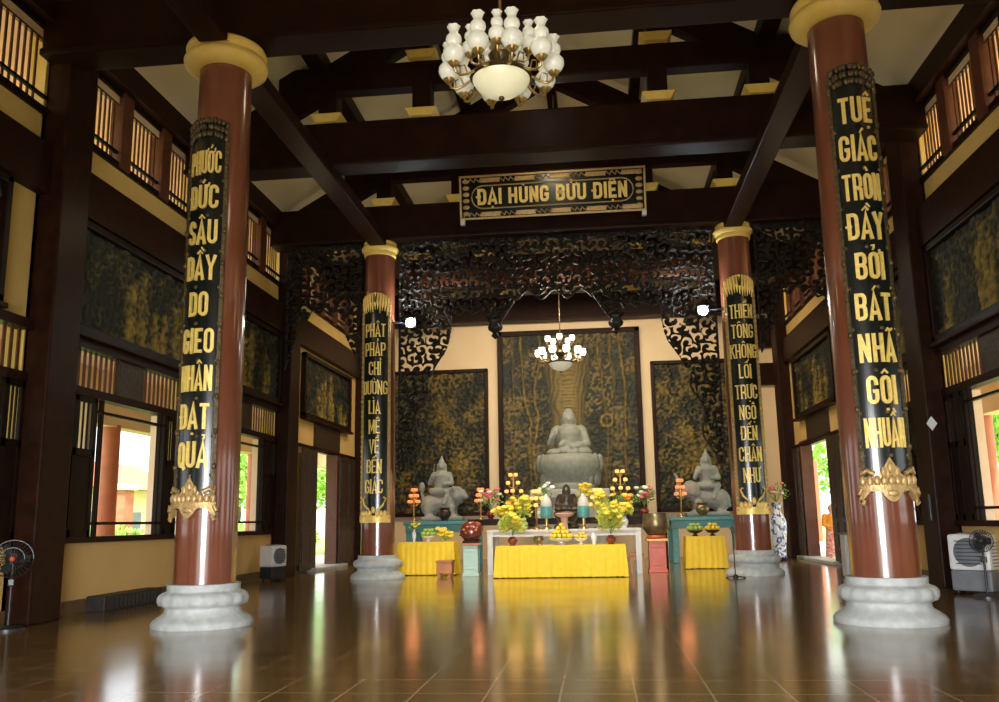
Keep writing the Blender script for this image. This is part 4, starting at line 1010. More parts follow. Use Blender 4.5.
# ------------------------------------------------------------------ offerings
def foliage(m, c, r, n, rnd, size=.09):
    for i in range(n):
        a, b = rnd.uniform(0, 2 * PI), math.acos(rnd.uniform(-.75, 1)); q = rnd.uniform(.45, 1)
        p = Vector((c[0] + r[0] * q * math.sin(b) * math.cos(a), c[1] + r[1] * q * math.sin(b) * math.sin(a), c[2] + r[2] * q * math.cos(b)))
        d = (p - Vector((c[0], c[1], c[2] - r[2] * .6))).normalized(); s_ = d.cross(Vector((rnd.uniform(-1, 1), rnd.uniform(-1, 1), .3))).normalized() * size * .35
        L = d * size * rnd.uniform(.7, 1.3); up = s_.cross(d).normalized() * size * .12
        m.add([p - L * .5, p + s_ + up, p + L * .5, p - s_ + up], [(0, 1, 2), (0, 2, 3)])
def blossom(m, c, r, rnd, n=6):
    for k in range(n):
        a = 2 * PI * k / n; m.ell((c[0] + r * .5 * math.cos(a), c[1] + r * .5 * math.sin(a) - r * .2, c[2] + r * .25 * math.sin(a)), (r * .45, r * .4, r * .3), 6, 5)
    m.ell((c[0], c[1] - r * .3, c[2]), r * .35, 6, 5)
def bouquet(x, y, z, w, h, leaf, pet, nb, lab, seed, group='flower arrangements', bl=.092, nleaf=220, pet2=None):
    rnd = random.Random(seed)
    t = thing('flower_bouquet', lab, 'flowers', (x, y, z), group)
    m = MB(); foliage(m, (x, y, z + h * .5), (w / 2, w / 2.4, h * .5), nleaf, rnd); m.build('foliage', leaf, t, fix=False)
    st = MB()
    for k in range(nb):
        a = rnd.uniform(0, 2 * PI); rr = rnd.uniform(.2, .95); zz = z + h * (rnd.uniform(.45, 1.0))
        p = (x + w / 2 * rr * math.cos(a), y - abs(w / 2.4 * rr * math.sin(a)), zz)
        b = MB(); blossom(b, p, bl * rnd.uniform(.8, 1.25), rnd); b.build('blossom', pet2 if (pet2 and k % 3 == 0) else pet, t)
        st.tube([(x, y, z + .02), ((x + p[0]) / 2, (y + p[1]) / 2, z + (zz - z) * .55), p], .006, 5)
    st.build('stems', LEAF, t)
    return t
def vase(x, y, z, h, r, mt, lab, group='small altar vases'):
    o = MB().lathe([(r * .55, 0), (r * .6, h * .05), (r * .5, h * .10), (r * .85, h * .35), (r, h * .55), (r * .8, h * .75), (r * .45, h * .88), (r * .6, h), (r * .5, h), (r * .35, h * .88)], (x, y, z), 20).build('vase', mt)
    return tag(o, lab, 'vase', group)
GV = 'small altar vases'
# front central table
ZT = .775
vase(-1.21, 21.5, ZT, .22, .13, FISHRED, 'small dark red vase under the leafy bouquet at the left end of the front table')
bouquet(-1.21, 21.5, ZT + .21, .78, .60, LEAFY, PETY, 12, 'yellow green leafy bouquet at the left end of the front table', 1, nleaf=420)
vase(1.24, 21.5, ZT, .22, .13, FISHRED, 'small dark red vase under the leafy bouquet at the right end of the front table')
bouquet(1.24, 21.5, ZT + .21, .72, .82, LEAFY, PETY, 12, 'tall yellow green leafy bouquet at the right end of the front table', 2, nleaf=460)
vase(.82, 21.45, ZT, .30, .075, PORC, 'slim white porcelain vase on the front table near the right bouquet')
def fruit_pile(x, y, z, r, n, mt, kind, lab, blab, seed, group, fr=.05, bowlm=None, rows=3):
    rnd = random.Random(seed)
    b = MB().lathe([(r * .35, 0), (r * .4, .02), (r * .2, .05), (r * .2, .07), (r * .7, .10), (r, .15), (r * .98, .16), (r * .6, .12), (.02, .10)], (x, y, z), 24).build('fruit_bowl', bowlm or PORC)
    tag(b, blab, 'bowl', 'offering bowls')
    base = MB().ell((0, 0, 0), (fr, fr, fr * .93), 10, 8); base = None
    k = 0; zz = z + .16 + fr * .95; lay = 0; first = None
    while k < n:
        R = max(0, r * .80 - lay * fr * 1.15); cnt = max(1, int(2 * PI * R / (fr * 2.05))) if R > fr * .6 else 1
        for i in range(min(cnt, n - k)):
            a = 2 * PI * i / cnt + lay * .4
            p = (x + R * math.cos(a), y + R * math.sin(a), zz + lay * fr * 1.45)
            if first is None:
                first = thing(kind, lab, 'fruit', p, group, local=True)
                MB().ell((0, 0, 0), (fr, fr, fr * .93), 10, 8).build('skin', mt, first); MB().cyl((0, 0, fr * .85), (0, 0, fr * 1.1), .005, n=5).build('stem', LEAF, first)
            else: dup(first, p)
            k += 1
        lay += 1
        if R <= fr * .6: break
fruit_pile(0.0, 21.55, ZT, .30, 30, FRUITY, 'mandarin', 'yellow mandarin in the heaped bowl at the centre of the front table', 'white footed bowl of yellow fruit at the centre of the front table', 1, 'mandarins in the centre bowl', .062)
fruit_pile(.50, 21.5, ZT, .16, 10, FRUITY, 'yellow_plum', 'small yellow plum in the low bowl right of centre on the front table', 'low bowl of small yellow fruit right of centre on the front table', 2, 'plums in the low bowl', .045)
t = thing('incense_burner', 'small bronze incense burner left of the centre fruit bowl', 'incense burner', (-.55, 21.5, ZT + .012))
MB().lathe([(.06, .05), (.11, .09), (.13, .15), (.10, .21), (.12, .23), (.09, .22)], (-.55, 21.5, ZT), 20).build('bowl', BRONZE, t)
for k in range(3):
    a = k * 2.1; MB().cyl((-.55 + .07 * math.cos(a), 21.5 + .07 * math.sin(a), ZT), (-.55 + .06 * math.cos(a), 21.5 + .06 * math.sin(a), ZT + .09), .015).build('foot', BRONZE, t)
# central altar table top 1.15
def lamp_tree(x, y, z, h, n, mt, lab, group, spread=.26, glow=3, rows=3):
    t = thing('lotus_lamp', lab, 'lamp', (x, y, z), group)
    MB().lathe([(.13, 0), (.13, .03), (.05, .06), (.025, .12), (.022, h)], (x, y, z), 16).build('stand', BRASS, t)
    k = 0
    for r in range(rows):
        m_ = n // rows + (1 if r < n % rows else 0)
        for i in range(m_):
            zz = z + h * (.62 + .38 * r / max(1, rows - 1)); rr = spread * (1 - .32 * r)
            a = -PI / 2 + (i - (m_ - 1) / 2) * 2 * PI / max(3, m_); p = (x + rr * math.cos(a), y + rr * math.sin(a), zz)
            ar = MB().tube([(x, y, zz - .10), ((x + p[0]) / 2, (y + p[1]) / 2, zz - .12), (p[0], p[1], zz - .03)], .010, 6).build('branch', BRASS, t)
            lb = MB()
            for q in range(6): b_ = 2 * PI * q / 6; lb.ell((p[0] + .038 * math.cos(b_), p[1] + .038 * math.sin(b_), zz + .02), (.024, .024, .05), 6, 5)
            lb.ell((p[0], p[1], zz + .03), (.028, .028, .045), 8, 6); lb.build('lotus_bulb', mt, ar)
    l = bpy.data.lights.new('lamp_glow', 'POINT'); l.energy = glow; l.color = (1, .58, .22) if mt is AMBER else (1, .35, .15); l.shadow_soft_size = .25
    o = bpy.data.objects.new('lamp_glow', l); COL.objects.link(o); o.parent = t; o.location = (0, -.25, h * .8)
    return t
ZA = 1.15
lamp_tree(-.72, 23.3, ZA, 1.0, 9, AMBER, 'amber lotus lamp on the altar table left of the small dark statue', 'amber lotus lamps', .24)
lamp_tree(.95, 23.3, ZA, 1.0, 9, AMBER, 'amber lotus lamp on the altar table right of the small dark statue', 'amber lotus lamps', .24)
for x, sd in ((-1.62, 'left'), (1.62, 'right')):
    vase(x, 22.85, ZA, .30, .12, PORC, 'white blue vase of yellow flowers at the %s end of the altar table' % sd)
    bouquet(x, 22.85, ZA + .29, .56, .34, LEAFY, PETY, 14, 'yellow flowers in a white vase at the %s end of the altar table' % sd, 20 + int(x > 0), nleaf=110)
for x, sd in ((-1.02, 'left'), (1.05, 'right')):
    vase(x, 22.8, ZA, .26, .10, TEAL, 'teal vase of greenery on the altar table, %s of the amber lamp' % ('left' if x < 0 else 'right'))
    bouquet(x, 22.8, ZA + .25, .46, .68, LEAFY, PETY, 9, 'tall greenery with yellow blooms %s of the amber lamps on the altar table' % sd, 30 + int(x > 0), nleaf=230)
for x, sd in ((-.42, 'left'), (.56, 'right')):
    t = thing('offering_lantern', 'teal banded cylindrical lantern with pale dome, %s side of the altar table' % sd, 'lantern', (x, 22.75, ZA), 'cylindrical lanterns')
    MB().lathe([(.14, 0), (.14, .05), (.05, .09), (.04, .28), (.14, .30)], (x, 22.75, ZA), 20).build('stem', BRASS, t)
    MB().lathe([(.15, .30), (.16, .32), (.16, .58), (.15, .60)], (x, 22.75, ZA), 20).build('cylinder', TEAL, t)
    MB().lathe([(.14, .60), (.15, .66), (.12, .78), (.05, .88), (.01, .93)], (x, 22.75, ZA), 20).build('dome', GREYW, t)
t = thing('small_buddha_statue', 'small dark bronze seated statue at the middle of the altar table', 'statue', (.10, 23.4, ZA))
MB().lathe([(.34, 0), (.36, .06), (.28, .12), (.24, .20), (.32, .32), (.36, .42), (.30, .48)], (.10, 23.4, ZA), 28, lobes=lambda a, i: 1 + .04 * abs(math.sin(6 * a))).build('base', BUDDHAD, t)
buddha(.10, 23.4, ZA + .46, .44, BUDDHAD, t, 'figure', .018, False)
t = thing('pink_cushion', 'pinkish round offering plate before the small dark statue', 'plate', (.05, 22.75, ZA))
MB().lathe([(.10, 0), (.08, .15), (.10, .30), (.24, .36), (.26, .40), (.20, .42), (.02, .43)], (.05, 22.75, ZA), 24).build('plate', mat('pink_lacquer', (.62, .36, .28), .4, col2=(.7, .44, .36), scale=6), t)
for x, sd in ((-1.35, 'left'), (1.58, 'right')):
    vase(x, 23.55, ZA, .30, .11, PORC, 'white vase of orange yellow lilies at the back of the altar table, %s half' % sd)
    bouquet(x, 23.55, ZA + .29, .62, .62, LEAF, PETY, 14, 'orange yellow lilies at the back of the altar table, %s half' % sd, 80 + int(x > 0), nleaf=160, pet2=FRUITO)
# rear table 1.45
ZR = 1.45
lamp_tree(-1.50, 24.9, ZR, 1.25, 7, AMBER, 'tall amber lotus lamp beside the left pink flowers on the rear table', 'amber lotus lamps', .25)
lamp_tree(1.60, 24.35, ZR, 1.25, 7, AMBER, 'tall amber lotus lamp beside the right pink flowers on the rear table', 'amber lotus lamps', .25)
for x, sd in ((-2.12, 'left'), (2.25, 'right')):
    vase(x, 24.45, ZR, .26, .13, FISHRED, 'dark vase of pink flowers at the %s end of the rear table' % sd)
    bouquet(x, 24.45, ZR + .25, .75, .62, LEAF, PETR, 13, 'pink and white flowers at the %s end of the rear table' % sd, 40 + int(x > 0), pet2=PETW, nleaf=110)
vase(-.75, 24.5, ZR, .28, .1, PORC, 'white vase of pale green flowers behind the left amber lamp')
bouquet(-.62, 24.5, ZR + .25, .6, .75, LEAF, PETW, 10, 'pale flowers and greenery behind the left amber lamp', 50, nleaf=100)
vase(.62, 24.5, ZR, .28, .1, PORC, 'white vase of yellow flowers behind the right amber lamp')
bouquet(.62, 24.5, ZR + .25, .6, .80, LEAFY, PETY, 10, 'yellow flowers and greenery behind the right amber lamp', 51, nleaf=100)
lamp_tree(-2.80 + .3, 25.1, ZR, .85, 8, REDLIT, 'red lotus lamp behind the maroon wooden fish', 'red lotus lamps', .16, 4)
lamp_tree(-5.0, 27.35, 1.42, 1.0, 11, REDLIT, 'red lotus lamp at the left end of the left teal cabinet', 'red lotus lamps', .18, 4)
lamp_tree(3.55, 27.4, 1.42, 1.12, 11, REDLIT, 'red lotus lamp at the left end of the right teal cabinet', 'red lotus lamps', .18, 4)
# left offering table 0.865
ZL = .865
vase(-4.05, 23.0, ZL, .34, .06, PORC, 'slim white vase on the left offering table')
bouquet(-4.05, 23.0, ZL + .3, .34, .22, LEAF, PETY, 6, 'small flowers in the slim white vase on the left offering table', 60, nleaf=40, bl=.05)
fruit_pile(-3.66, 23.05, ZL, .20, 12, FRUITG, 'green_apple', 'green apple in the bowl at the middle of the left offering table', 'white bowl of green fruit on the left offering table', 3, 'apples on the left table', .06)
bouquet(-3.2, 23.05, ZL, .45, .36, LEAFY, PETY, 12, 'low yellow flower arrangement at the right of the left offering table', 61, nleaf=110)
# right offering table 0.88
ZR2 = .88
fruit_pile(3.62, 24.45, ZR2, .22, 11, FRUITG, 'green_mango', 'green mango in the bowl at the left of the right offering table', 'dark bowl of green fruit on the right offering table', 4, 'mangoes on the right table', .06, DARKP)
fruit_pile(4.1, 24.45, ZR2, .20, 12, FRUITY, 'yellow_pear', 'yellow pear in the bowl at the right of the right offering table', 'dark bowl of yellow fruit on the right offering table', 5, 'pears on the right table', .06, DARKP)
t = thing('incense_burner', 'brown urn standing on the right teal cabinet before the elephant', 'incense burner', (4.2, 27.35, 1.42))
MB().lathe([(.12, 0), (.10, .05), (.2, .15), (.22, .28), (.14, .36), (.18, .42), (.12, .42)], (4.2, 27.35, 1.42), 24).build('bowl', BRONZE, t)
t = thing('incense_burner', 'dark urn standing on the left teal cabinet before the lion', 'incense burner', (-4.0, 27.35, 1.42))
MB().lathe([(.12, 0), (.10, .05), (.2, .15), (.22, .28), (.14, .36), (.18, .42), (.12, .42)], (-4.0, 27.35, 1.42), 24).build('bowl', BUDDHAD, t)

# big floor vase with red flowers
t = thing('floor_vase', 'tall blue and white porcelain floor vase beside the right doorway', 'vase', (6.66, 28.3, 0))
MB().lathe([(.20, .10), (.21, .16), (.19, .25), (.23, .55), (.27, .95), (.27, 1.2), (.21, 1.38), (.12, 1.50), (.11, 1.62), (.17, 1.78), (.19, 1.82), (.15, 1.8), (.09, 1.6)], (6.66, 28.3, 0), 36).build('body', BLUEP, t)
MB().lathe([(.24, 0), (.25, .03), (.22, .10)], (6.66, 28.3, 0), 28).build('stand', WOODB, t)
bouquet(6.66, 28.3, 1.80, .95, .65, LEAF, PETR, 16, 'red and pink flowers in the tall floor vase', 70, nleaf=70, pet2=PETW, bl=.08)

# ------------------------------------------------------------------ microphone stand
t = thing('microphone_stand', 'black microphone stand on a flat foot beside the far right column', 'microphone stand', (4.02, 20.3, 0))
m = MB()
for k in range(3):
    a = .3 + k * 2.1; m.obox((4.02, 20.3, .05), (4.02 + .24 * math.cos(a), 20.3 + .24 * math.sin(a), .015), .05, .03)
m.lathe([(.06, 0), (.06, .06), (.03, .09)], (4.02, 20.3, 0), 14); m.build('foot', DARKP, t)
MB().cyl((4.02, 20.3, .05), (4.02, 20.3, .98), .014).build('pole', DARKP, t)
MB().cyl((4.02, 20.3, .95), (3.96, 20.15, 1.12), .012).build('boom', DARKP, t)
o = MB().cyl((3.97, 20.16, 1.10), (3.93, 20.02, 1.15), .018, .022); o.ell((3.92, 19.99, 1.16), .035, 12, 8); o.build('microphone', GREYP, t)

# ------------------------------------------------------------------ air coolers
def cooler(x, y, rz, w, d, h, lab):
    t = thing('air_cooler', lab, 'air cooler', (x, y, 0), 'portable air coolers', local=True); t.rotation_euler = (0, 0, rz)
    MB().bbox(-w / 2, w / 2, -d / 2, d / 2, .06, h * .40, .03).build('water_tank', GREYP if w > .55 else DARKP, t)
    MB().bbox(-w / 2 - .01, w / 2 + .01, -d / 2 - .01, d / 2 + .01, h * .40, h, .05).build('casing', WHITEP, t)
    r = min(w, h * .6) * .40
    MB().lathe([(r, 0), (r, .02), (r * .9, .03)], (0, -d / 2 - .005, h * .70), 32, axis=(0, -1, 0)).build('fan_opening', GREYP, t)
    g = MB()
    for k in range(7): g.obox((-r * .85, -d / 2 - .04, h * .70 + (k - 3) * r * .26), (r * .85, -d / 2 - .04, h * .70 + (k - 3) * r * .26), .012, .015)
    g.build('louvres', DARKP, t)
    sp = MB()
    for k in range(8): sp.box(w / 2 + .005, w / 2 + .02, -d / 2 + .08, d / 2 - .08, h * .46 + k * h * .055, h * .46 + k * h * .055 + .015)
    sp.build('side_grille', GREYP, t)
    for a in (-1, 1):
        for b in (-1, 1): MB().ell((a * (w / 2 - .07), b * (d / 2 - .07), .035), .035, 10, 8).build('castor', DARKP, t)
    MB().bbox(-w * .3, w * .3, -d * .3, d * .3, h, h + .02, .008).build('control_panel', GREYP, t)
cooler(-7.28, 21.15, 1.15, .50, .42, .88, 'white and black air cooler by the left wall beside the doorway')
cooler(7.45, 15.85, -.75, .66, .50, 1.02, 'white and grey air cooler by the right wall under the window')

def fan(x, y, rz, h, r, lab, hubm):
    t = thing('pedestal_fan', lab, 'fan', (x, y, 0), 'pedestal fans', local=True); t.rotation_euler = (0, 0, rz)
    MB().lathe([(.22, 0), (.22, .03), (.18, .05), (.04, .07)], (0, 0, 0), 28).build('base', DARKP, t)
    MB().cyl((0, 0, .05), (0, 0, h - .02), .018).build('pole', DARKP, t)
    MB().bbox(-.04, .04, -.05, .05, h * .62, h * .72, .012).build('control_box', DARKP, t)
    MB().ell((0, .08, h), (.07, .12, .08), 16, 10).build('motor', hubm, t)
    g = MB()
    for k in range(28):
        a = 2 * PI * k / 28; ca_, sa = math.cos(a), math.sin(a)
        g.tube([(.04 * ca_, -.13, h + .04 * sa), (r * .6 * ca_, -.12, h + r * .6 * sa), (r * ca_, -.05, h + r * sa), (r * .6 * ca_, .03, h + r * .6 * sa), (.05 * ca_, .03, h + .05 * sa)], .004, 4)
    for rr in (r, r * .6): g.tube([(rr * math.cos(2 * PI * k / 32), -.05 if rr == r else -.12, h + rr * math.sin(2 * PI * k / 32)) for k in range(33)], .007, 5)
    g.build('guard', DARKP, t)
    bl = MB()
    for k in range(3):
        a0 = k * 2 * PI / 3; v = []
        for i in range(5):
            q = .04 + (r * .86 - .04) * i / 4; wd = .03 + .09 * math.sin(i / 4 * PI * .8)
            for s in (-1, 1): a = a0 + s * wd / q * .5; v.append((q * math.cos(a), -.04 + s * .025, h + q * math.sin(a)))
        bl.add(v, [(2 * i, 2 * i + 1, 2 * i + 3, 2 * i + 2) for i in range(4)])
    bl.build('blades', DARKP, t); MB().ell((0, -.10, h), (.04, .03, .04), 12, 8).build('hub', hubm, t)
fan(-7.32, 11.45, .5, .98, .26, 'pedestal fan with reddish hub at the left edge before the near left post', REDPAINT)
fan(7.30, 15.15, -.6, .92, .18, 'dark pedestal fan standing in front of the right air cooler', DARKP)

# long low black box along the left wall
t = thing('loudspeaker_bar', 'long low black box lying along the left wall skirting', 'box', (-7.5, 14.8, 0))
MB().bbox(-7.68, -7.34, 13.85, 15.75, 0.0, .26, .02).build('cabinet', CUSHION, t)
m = MB()
for k in range(12): m.box(-7.335, -7.325, 14.15 + k * .13, 14.23 + k * .13, .04, .22)
m.build('grille', DARKP, t)
# white plastic cabinet glimpsed behind the near right column
t = thing('white_cabinet', 'narrow white cabinet just behind the near right column', 'cabinet', (6.75, 20.2, 0))
MB().bbox(6.42, 6.85, 20.0, 20.4, 0.03, .95, .02).build('body', WHITEP, t); MB().bbox(6.39, 6.88, 19.97, 20.43, .95, .99, .01).build('top', GREYP, t)
# diamond notice on the right post
o = MB().prism([(-.10, 0), (0, -.14), (.10, 0), (0, .14)], -.006, .006).build('wall_plaque', WHITEP)
o.location = (7.43, 17.07, 3.1); tag(o, 'small white diamond plaque on the dark right post', 'plaque')
t = thing('wall_telephone', 'black hanging device on the dark right post', 'device', (7.335, 17.3, 1.5))
MB().bbox(7.30, 7.35, 17.25, 17.35, 1.25, 1.75, .01).build('body', DARKP, t)

# ------------------------------------------------------------------ person outside the right doorway
def person(x, y, z):
    t = thing('person', 'person in an orange robe and red printed skirt standing outside the right doorway', 'person', (x, y, z))
    P = lambda a, b, c: (x + a, y + b, z + c)
    body = [('c', P(-.09, 0, .86), P(-.10, -.01, .48), .095, .065), ('c', P(-.10, -.01, .48), P(-.10, .02, .09), .06, .04), ('e', P(-.11, -.06, .05), (.05, .13, .045)),
            ('c', P(.09, 0, .86), P(.10, -.03, .48), .095, .065), ('c', P(.10, -.03, .48), P(.11, .0, .09), .06, .04), ('e', P(.11, -.08, .05), (.05, .13, .045)),
            ('e', P(0, 0, .95), (.18, .13, .16)), ('e', P(0, 0, 1.12), (.15, .11, .2)), ('e', P(0, 0, 1.30), (.19, .12, .14)), ('c', P(0, 0, 1.40), P(0, -.01, 1.48), .055, .05),
            ('e', P(0, -.02, 1.59), (.078, .092, .115)), ('e', P(0, -.11, 1.575), (.016, .022, .022)), ('e', P(-.08, -.01, 1.58), (.014, .022, .03)), ('e', P(.08, -.01, 1.58), (.014, .022, .03)),
            ('c', P(-.20, 0, 1.36), P(-.24, -.02, 1.10), .055, .045), ('c', P(-.24, -.02, 1.10), P(-.12, -.20, 1.02), .042, .03), ('e', P(-.08, -.23, 1.03), (.045, .025, .035)),
            ('c', P(.20, 0, 1.36), P(.25, -.02, 1.10), .055, .045), ('c', P(.25, -.02, 1.10), P(.12, -.20, 1.04), .042, .03), ('e', P(.08, -.23, 1.05), (.045, .025, .035))]
    for s in (-1, 1):
        for i in range(4): body.append(('c', P(s * .06, -.24, 1.055 - i * .018), P(s * .0, -.255, 1.06 - i * .018), .009, .008))
    b = blob('body', body, .016, SKIN, t, 3)
    blob('robe', [('e', P(0, .0, 1.30), (.215, .145, .15)), ('l', [(.20, .0), (.20, .3), (.16, .5)], P(0, 0, .92)), ('c', P(-.205, 0, 1.37), P(-.245, -.02, 1.10), .075, .07), ('c', P(.205, 0, 1.37), P(.255, -.02, 1.10), .075, .07), ('c', P(-.245, -.02, 1.10), P(-.15, -.17, 1.03), .065, .06), ('c', P(.255, -.02, 1.10), P(.15, -.17, 1.05), .065, .06)], .02, ROBE, t, 3)
    MB().lathe([(.24, .10), (.22, .4), (.19, .75), (.175, .98)], P(0, 0, 0), 28, lobes=lambda a, i: 1 + .05 * math.sin(9 * a)).build('skirt', SKIRT, t)
    blob('head_cloth', [('e', P(0, .015, 1.63), (.09, .10, .09))], .015, HAIR, t, 2)
    t.scale = (1, 1, 1)
person(8.3, 28.2, .0)

# ------------------------------------------------------------------ outside
gm = MB()
for s in (-1, 1): gm.box(s * (XW + .3), s * 11.5, YF - 4, YB + 6, -.25, -.0)
gm.box(-11.5, 11.5, YF - 8, YF - .3, -.25, 0)
struct(gm.build('trim_terrace', PAVE), 'paved terrace around the hall', 'terrace')
gr = MB(); gr.box(-70, 70, -60, 110, -.6, -.26); struct(gr.build('ground', LAWN), 'garden lawn around the hall', 'ground')
for s, side in ((-1, 'left'), (1, 'right')):
    ys = {-1: [(10.3, 'nearest to the entrance'), (19.0, 'seen through the first left window'), (27.6, 'seen through the farther left window'), (36.4, 'seen through the left doorway')],
          1: [(13.4, 'nearest to the entrance'), (22.1, 'seen through the right window'), (30.8, 'hidden behind the near right column'), (39.3, 'seen through the right doorway')]}[s]
    for y, w_ in ys:
        t = thing('porch_column', 'red brown veranda column outside the %s wall, %s' % (side, w_), 'column', (s * 10.55, y, 0), 'veranda columns')
        MB().lathe([(.23, .25), (.22, 3.8)], (s * 10.55, y, 0), 28).build('shaft', PORCHRED, t); MB().lathe([(.33, 0), (.33, .12), (.27, .25), (.23, .26)], (s * 10.55, y, 0), 28).build('base', STONE, t)
def tree(x, y, h, r, lab, seed, n=1500, trunk=True, leaf=None, group='garden trees'):
    rnd = random.Random(seed); t = thing('tree', lab, 'tree', (x, y, -.26), group)
    m = MB(); cs = [(x + rnd.uniform(-.5, .5) * r, y + rnd.uniform(-.5, .5) * r, h * rnd.uniform(.5, .85), r * rnd.uniform(.45, .75)) for _ in range(7)] if trunk else [(x + rnd.uniform(-.5, .5) * r, y + rnd.uniform(-.5, .5) * r, h * rnd.uniform(.3, .6), r * rnd.uniform(.5, .7)) for _ in range(6)]
    for c in cs: foliage(m, c[:3], (c[3], c[3], c[3] * (.8 if trunk else h / r * .5)), n // len(cs), rnd, .34 if trunk else .24)
    m.build('foliage', leaf or TREEL, t, fix=False)
    MB().tube([(x, y, -.26), (x + .1, y, h * .35), (x - .05, y + .1, h * .7)], [.14, .11, .05] if trunk else [.04, .03, .02], 8).build('trunk', TRUNK, t)
trees = [(-16.5, 40, 5.6, 2.4, 'leafy tree seen through the farther left window'), (-13.2, 46.5, 5.6, 2.2, 'leafy tree seen through the left doorway'), (-20.5, 52, 6.5, 2.8, 'large tree behind the left garden'), (-13.5, 56, 6.5, 2.6, 'far tree closing the left garden path'),
         (15.6, 32.5, 6.0, 2.6, 'bright tree seen through the right window'), (20.5, 39, 7, 2.8, 'large tree behind the right garden'), (14.0, 46, 5.6, 2.4, 'far tree in the right garden')]
for i, (x, y, h, r, lab) in enumerate(trees): tree(x, y, h, r, lab, 100 + i)
bushes = [(-13.3, 22.4, 1.9, 1.0, 'low bush at the left of the first left window view'), (-13.3, 25.4, 1.7, 1.0, 'low bush in the middle of the first left window view'), (-16.2, 27.6, 2.2, 1.1, 'round bush farther into the left garden'), (-13.0, 31.5, 1.9, 1.1, 'low bush below the second left window view'), (-12.9, 38.5, 1.5, .9, 'low bush on the left path edge'), (13.7, 27.5, 2.2, 1.2, 'bush below the right window view')]
for i, (x, y, h, r, lab) in enumerate(bushes): tree(x, y, h, r, lab, 200 + i, 700, False, group='garden bushes')
t = thing('gate_pillar', 'reddish brick gate pillar in the left garden', 'pillar', (-18.5, 33.2, -.26))
MB().bbox(-18.85, -18.15, 32.85, 33.55, -.26, 2.9, .03).build('shaft', TILER, t); MB().bbox(-18.98, -18.02, 32.72, 33.68, 2.9, 3.15, .04).build('cap', HOUSEM, t)
t = thing('garden_house', 'pale cream building beyond the left garden', 'building', (-29, 46, -.26))
MB().box(-32, -27, 39, 53, -.26, 3.6).build('wall', HOUSEM, t)
m = MB(); m.prism([(-33, 3.6), (-26, 3.6), (-29.5, 5.4)], 38.4, 53.6); m.build('roof', TILER, t)
for k in range(3): MB().box(-27.02, -26.94, 40.5 + k * 4, 41.9 + k * 4, .9, 2.3).build('window', GREYP, t)

# ------------------------------------------------------------------ light
def area(name, loc, rot, sx, sy, energy, col):
    l = bpy.data.lights.new(name, 'AREA'); l.shape = 'RECTANGLE'; l.size = sx; l.size_y = sy; l.energy = energy; l.color = col
    o = bpy.data.objects.new(name, l); COL.objects.link(o); o.location = loc; o.rotation_euler = rot; return o
def point(name, loc, e, col, r=.2):
    l = bpy.data.lights.new(name, 'POINT'); l.energy = e; l.color = col; l.shadow_soft_size = r
    o = bpy.data.objects.new(name, l); COL.objects.link(o); o.location = loc; return o
W_ = bpy.data.worlds.new('sky'); S.world = W_; W_.use_nodes = True; nt = W_.node_tree
bgn = nt.nodes['Background']; sky = nt.nodes.new('ShaderNodeTexSky'); sky.sky_type = 'NISHITA'; sky.sun_disc = False
sky.sun_elevation = math.radians(50); sky.sun_rotation = math.radians(60); sky.air_density = 1.0; sky.dust_density = 4.0
mx = nt.nodes.new('ShaderNodeMixRGB'); mx.inputs['Fac'].default_value = .65; mx.inputs['Color2'].default_value = (9, 9.2, 9.4, 1)
nt.links.new(sky.outputs['Color'], mx.inputs['Color1']); nt.links.new(mx.outputs['Color'], bgn.inputs['Color']); bgn.inputs['Strength'].default_value = .28
sun = bpy.data.lights.new('sun', 'SUN'); sun.energy = 7.5; sun.angle = .02; sun.color = (1, .95, .86)
so = bpy.data.objects.new('sun', sun); COL.objects.link(so); so.rotation_euler = (math.radians(28), math.radians(12), 0)
# light of the two chandeliers, then added fill without fixtures
point('chandelier_light', (0, 9.15, 7.9), 16, (1, .86, .60), .3)
point('rear_chandelier_light', (.05, 23.4, 7.2), 90, (1, .86, .62), .3)
for x in (-5.7, 5.7):
    for y in (14.4, 19.3): point('aisle_fill', (x, y, 7.0), 13, (1, .80, .50), .3)  # added fill for the aisles and side walls, no real lamp here
for y in (14.3, 19.2): point('roof_lamp', (0, y, 10.5), 26, (1, .86, .62), .3)  # added fill that lifts the ceiling between the trusses
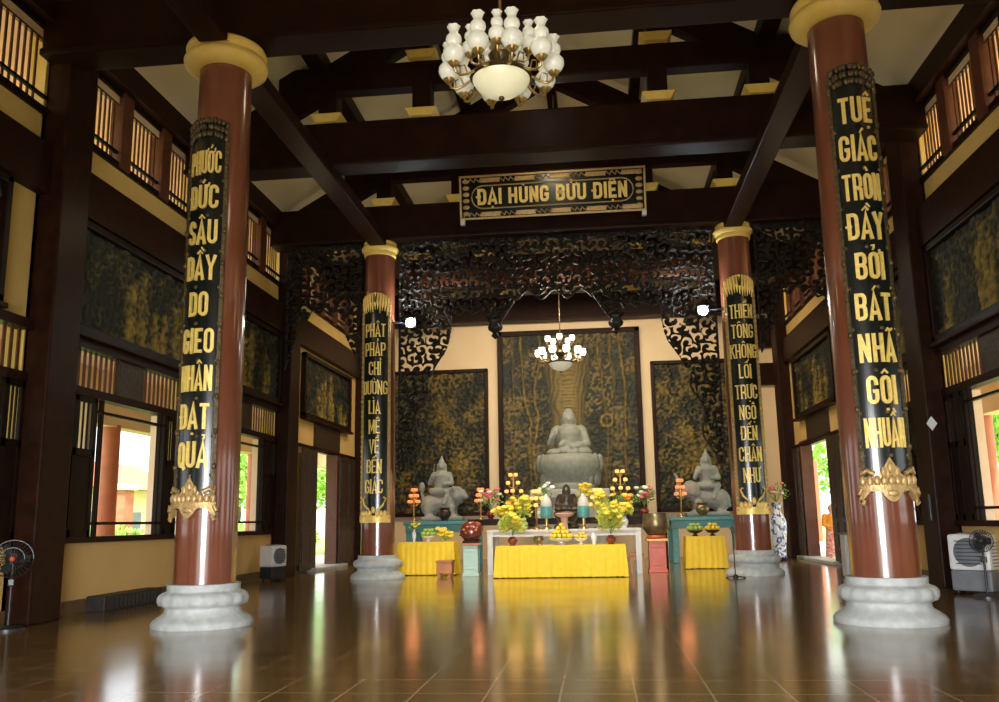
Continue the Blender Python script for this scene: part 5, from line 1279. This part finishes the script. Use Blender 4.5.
# added warm fill for the altar and the back wall, no fixtures there
for x in (-3.6, 0, 3.6):
    area('altar_fill', (x, 25.2, 8.75), (math.radians(38), 0, 0), 1.0, .4, 160, (1, .84, .58))
for x in (-2.2, 2.2):
    l = bpy.data.lights.new('beam_lamp', 'SPOT'); l.energy = 1150; l.color = (1, .90, .72); l.spot_size = math.radians(56); l.spot_blend = .7; l.shadow_soft_size = .15  # added spot to brighten the yellow cloth, not a real fixture
    o = bpy.data.objects.new('beam_lamp', l); COL.objects.link(o); o.location = (x, 17.2, 8.8); o.rotation_euler = (Vector((x * .3, 21.6, .2)) - o.location).to_track_quat('-Z', 'Y').to_euler()
# daylight of the wide front doorway behind the camera
dl = area('doorway_daylight', (0, YF - .05, 2.1), (math.radians(68), 0, 0), 5.0, 3.6, 780, (.99, .98, 1.0)); dl.data.spread = math.radians(100)

# ------------------------------------------------------------------ camera
cam = bpy.data.cameras.new('camera'); co = bpy.data.objects.new('camera', cam); COL.objects.link(co)
f_, sx_, sy_, yaw, tilt, roll, cx_, cz_ = 845.17, 6.881, 20.997, .1041, .1745, -.0178, .9557, 1.3857
cy, sy = math.cos(yaw), math.sin(yaw); ct, st = math.cos(tilt), math.sin(tilt)
fw_ = Vector((-sy * ct, cy * ct, st)); rt = Vector((cy, sy, 0)); up = rt.cross(fw_)
c, s = math.cos(roll), math.sin(roll); r2 = rt * c + up * s; u2 = -rt * s + up * c
co.matrix_world = Matrix(((r2.x, u2.x, -fw_.x, cx_), (r2.y, u2.y, -fw_.y, 0), (r2.z, u2.z, -fw_.z, cz_), (0, 0, 0, 1)))
cam.sensor_fit = 'HORIZONTAL'; cam.sensor_width = 36; cam.lens = f_ / 999 * 36
cam.shift_x = -sx_ / 999; cam.shift_y = sy_ / 999; cam.clip_end = 500
S.camera = co
S.view_settings.view_transform = 'Standard'; S.view_settings.look = 'None'; S.view_settings.gamma = 1; S.view_settings.exposure = 0.5
try: S.view_settings.use_curve_mapping = False
except Exception: pass
for o in bpy.data.objects:
    if '_local' in o: del o['_local']
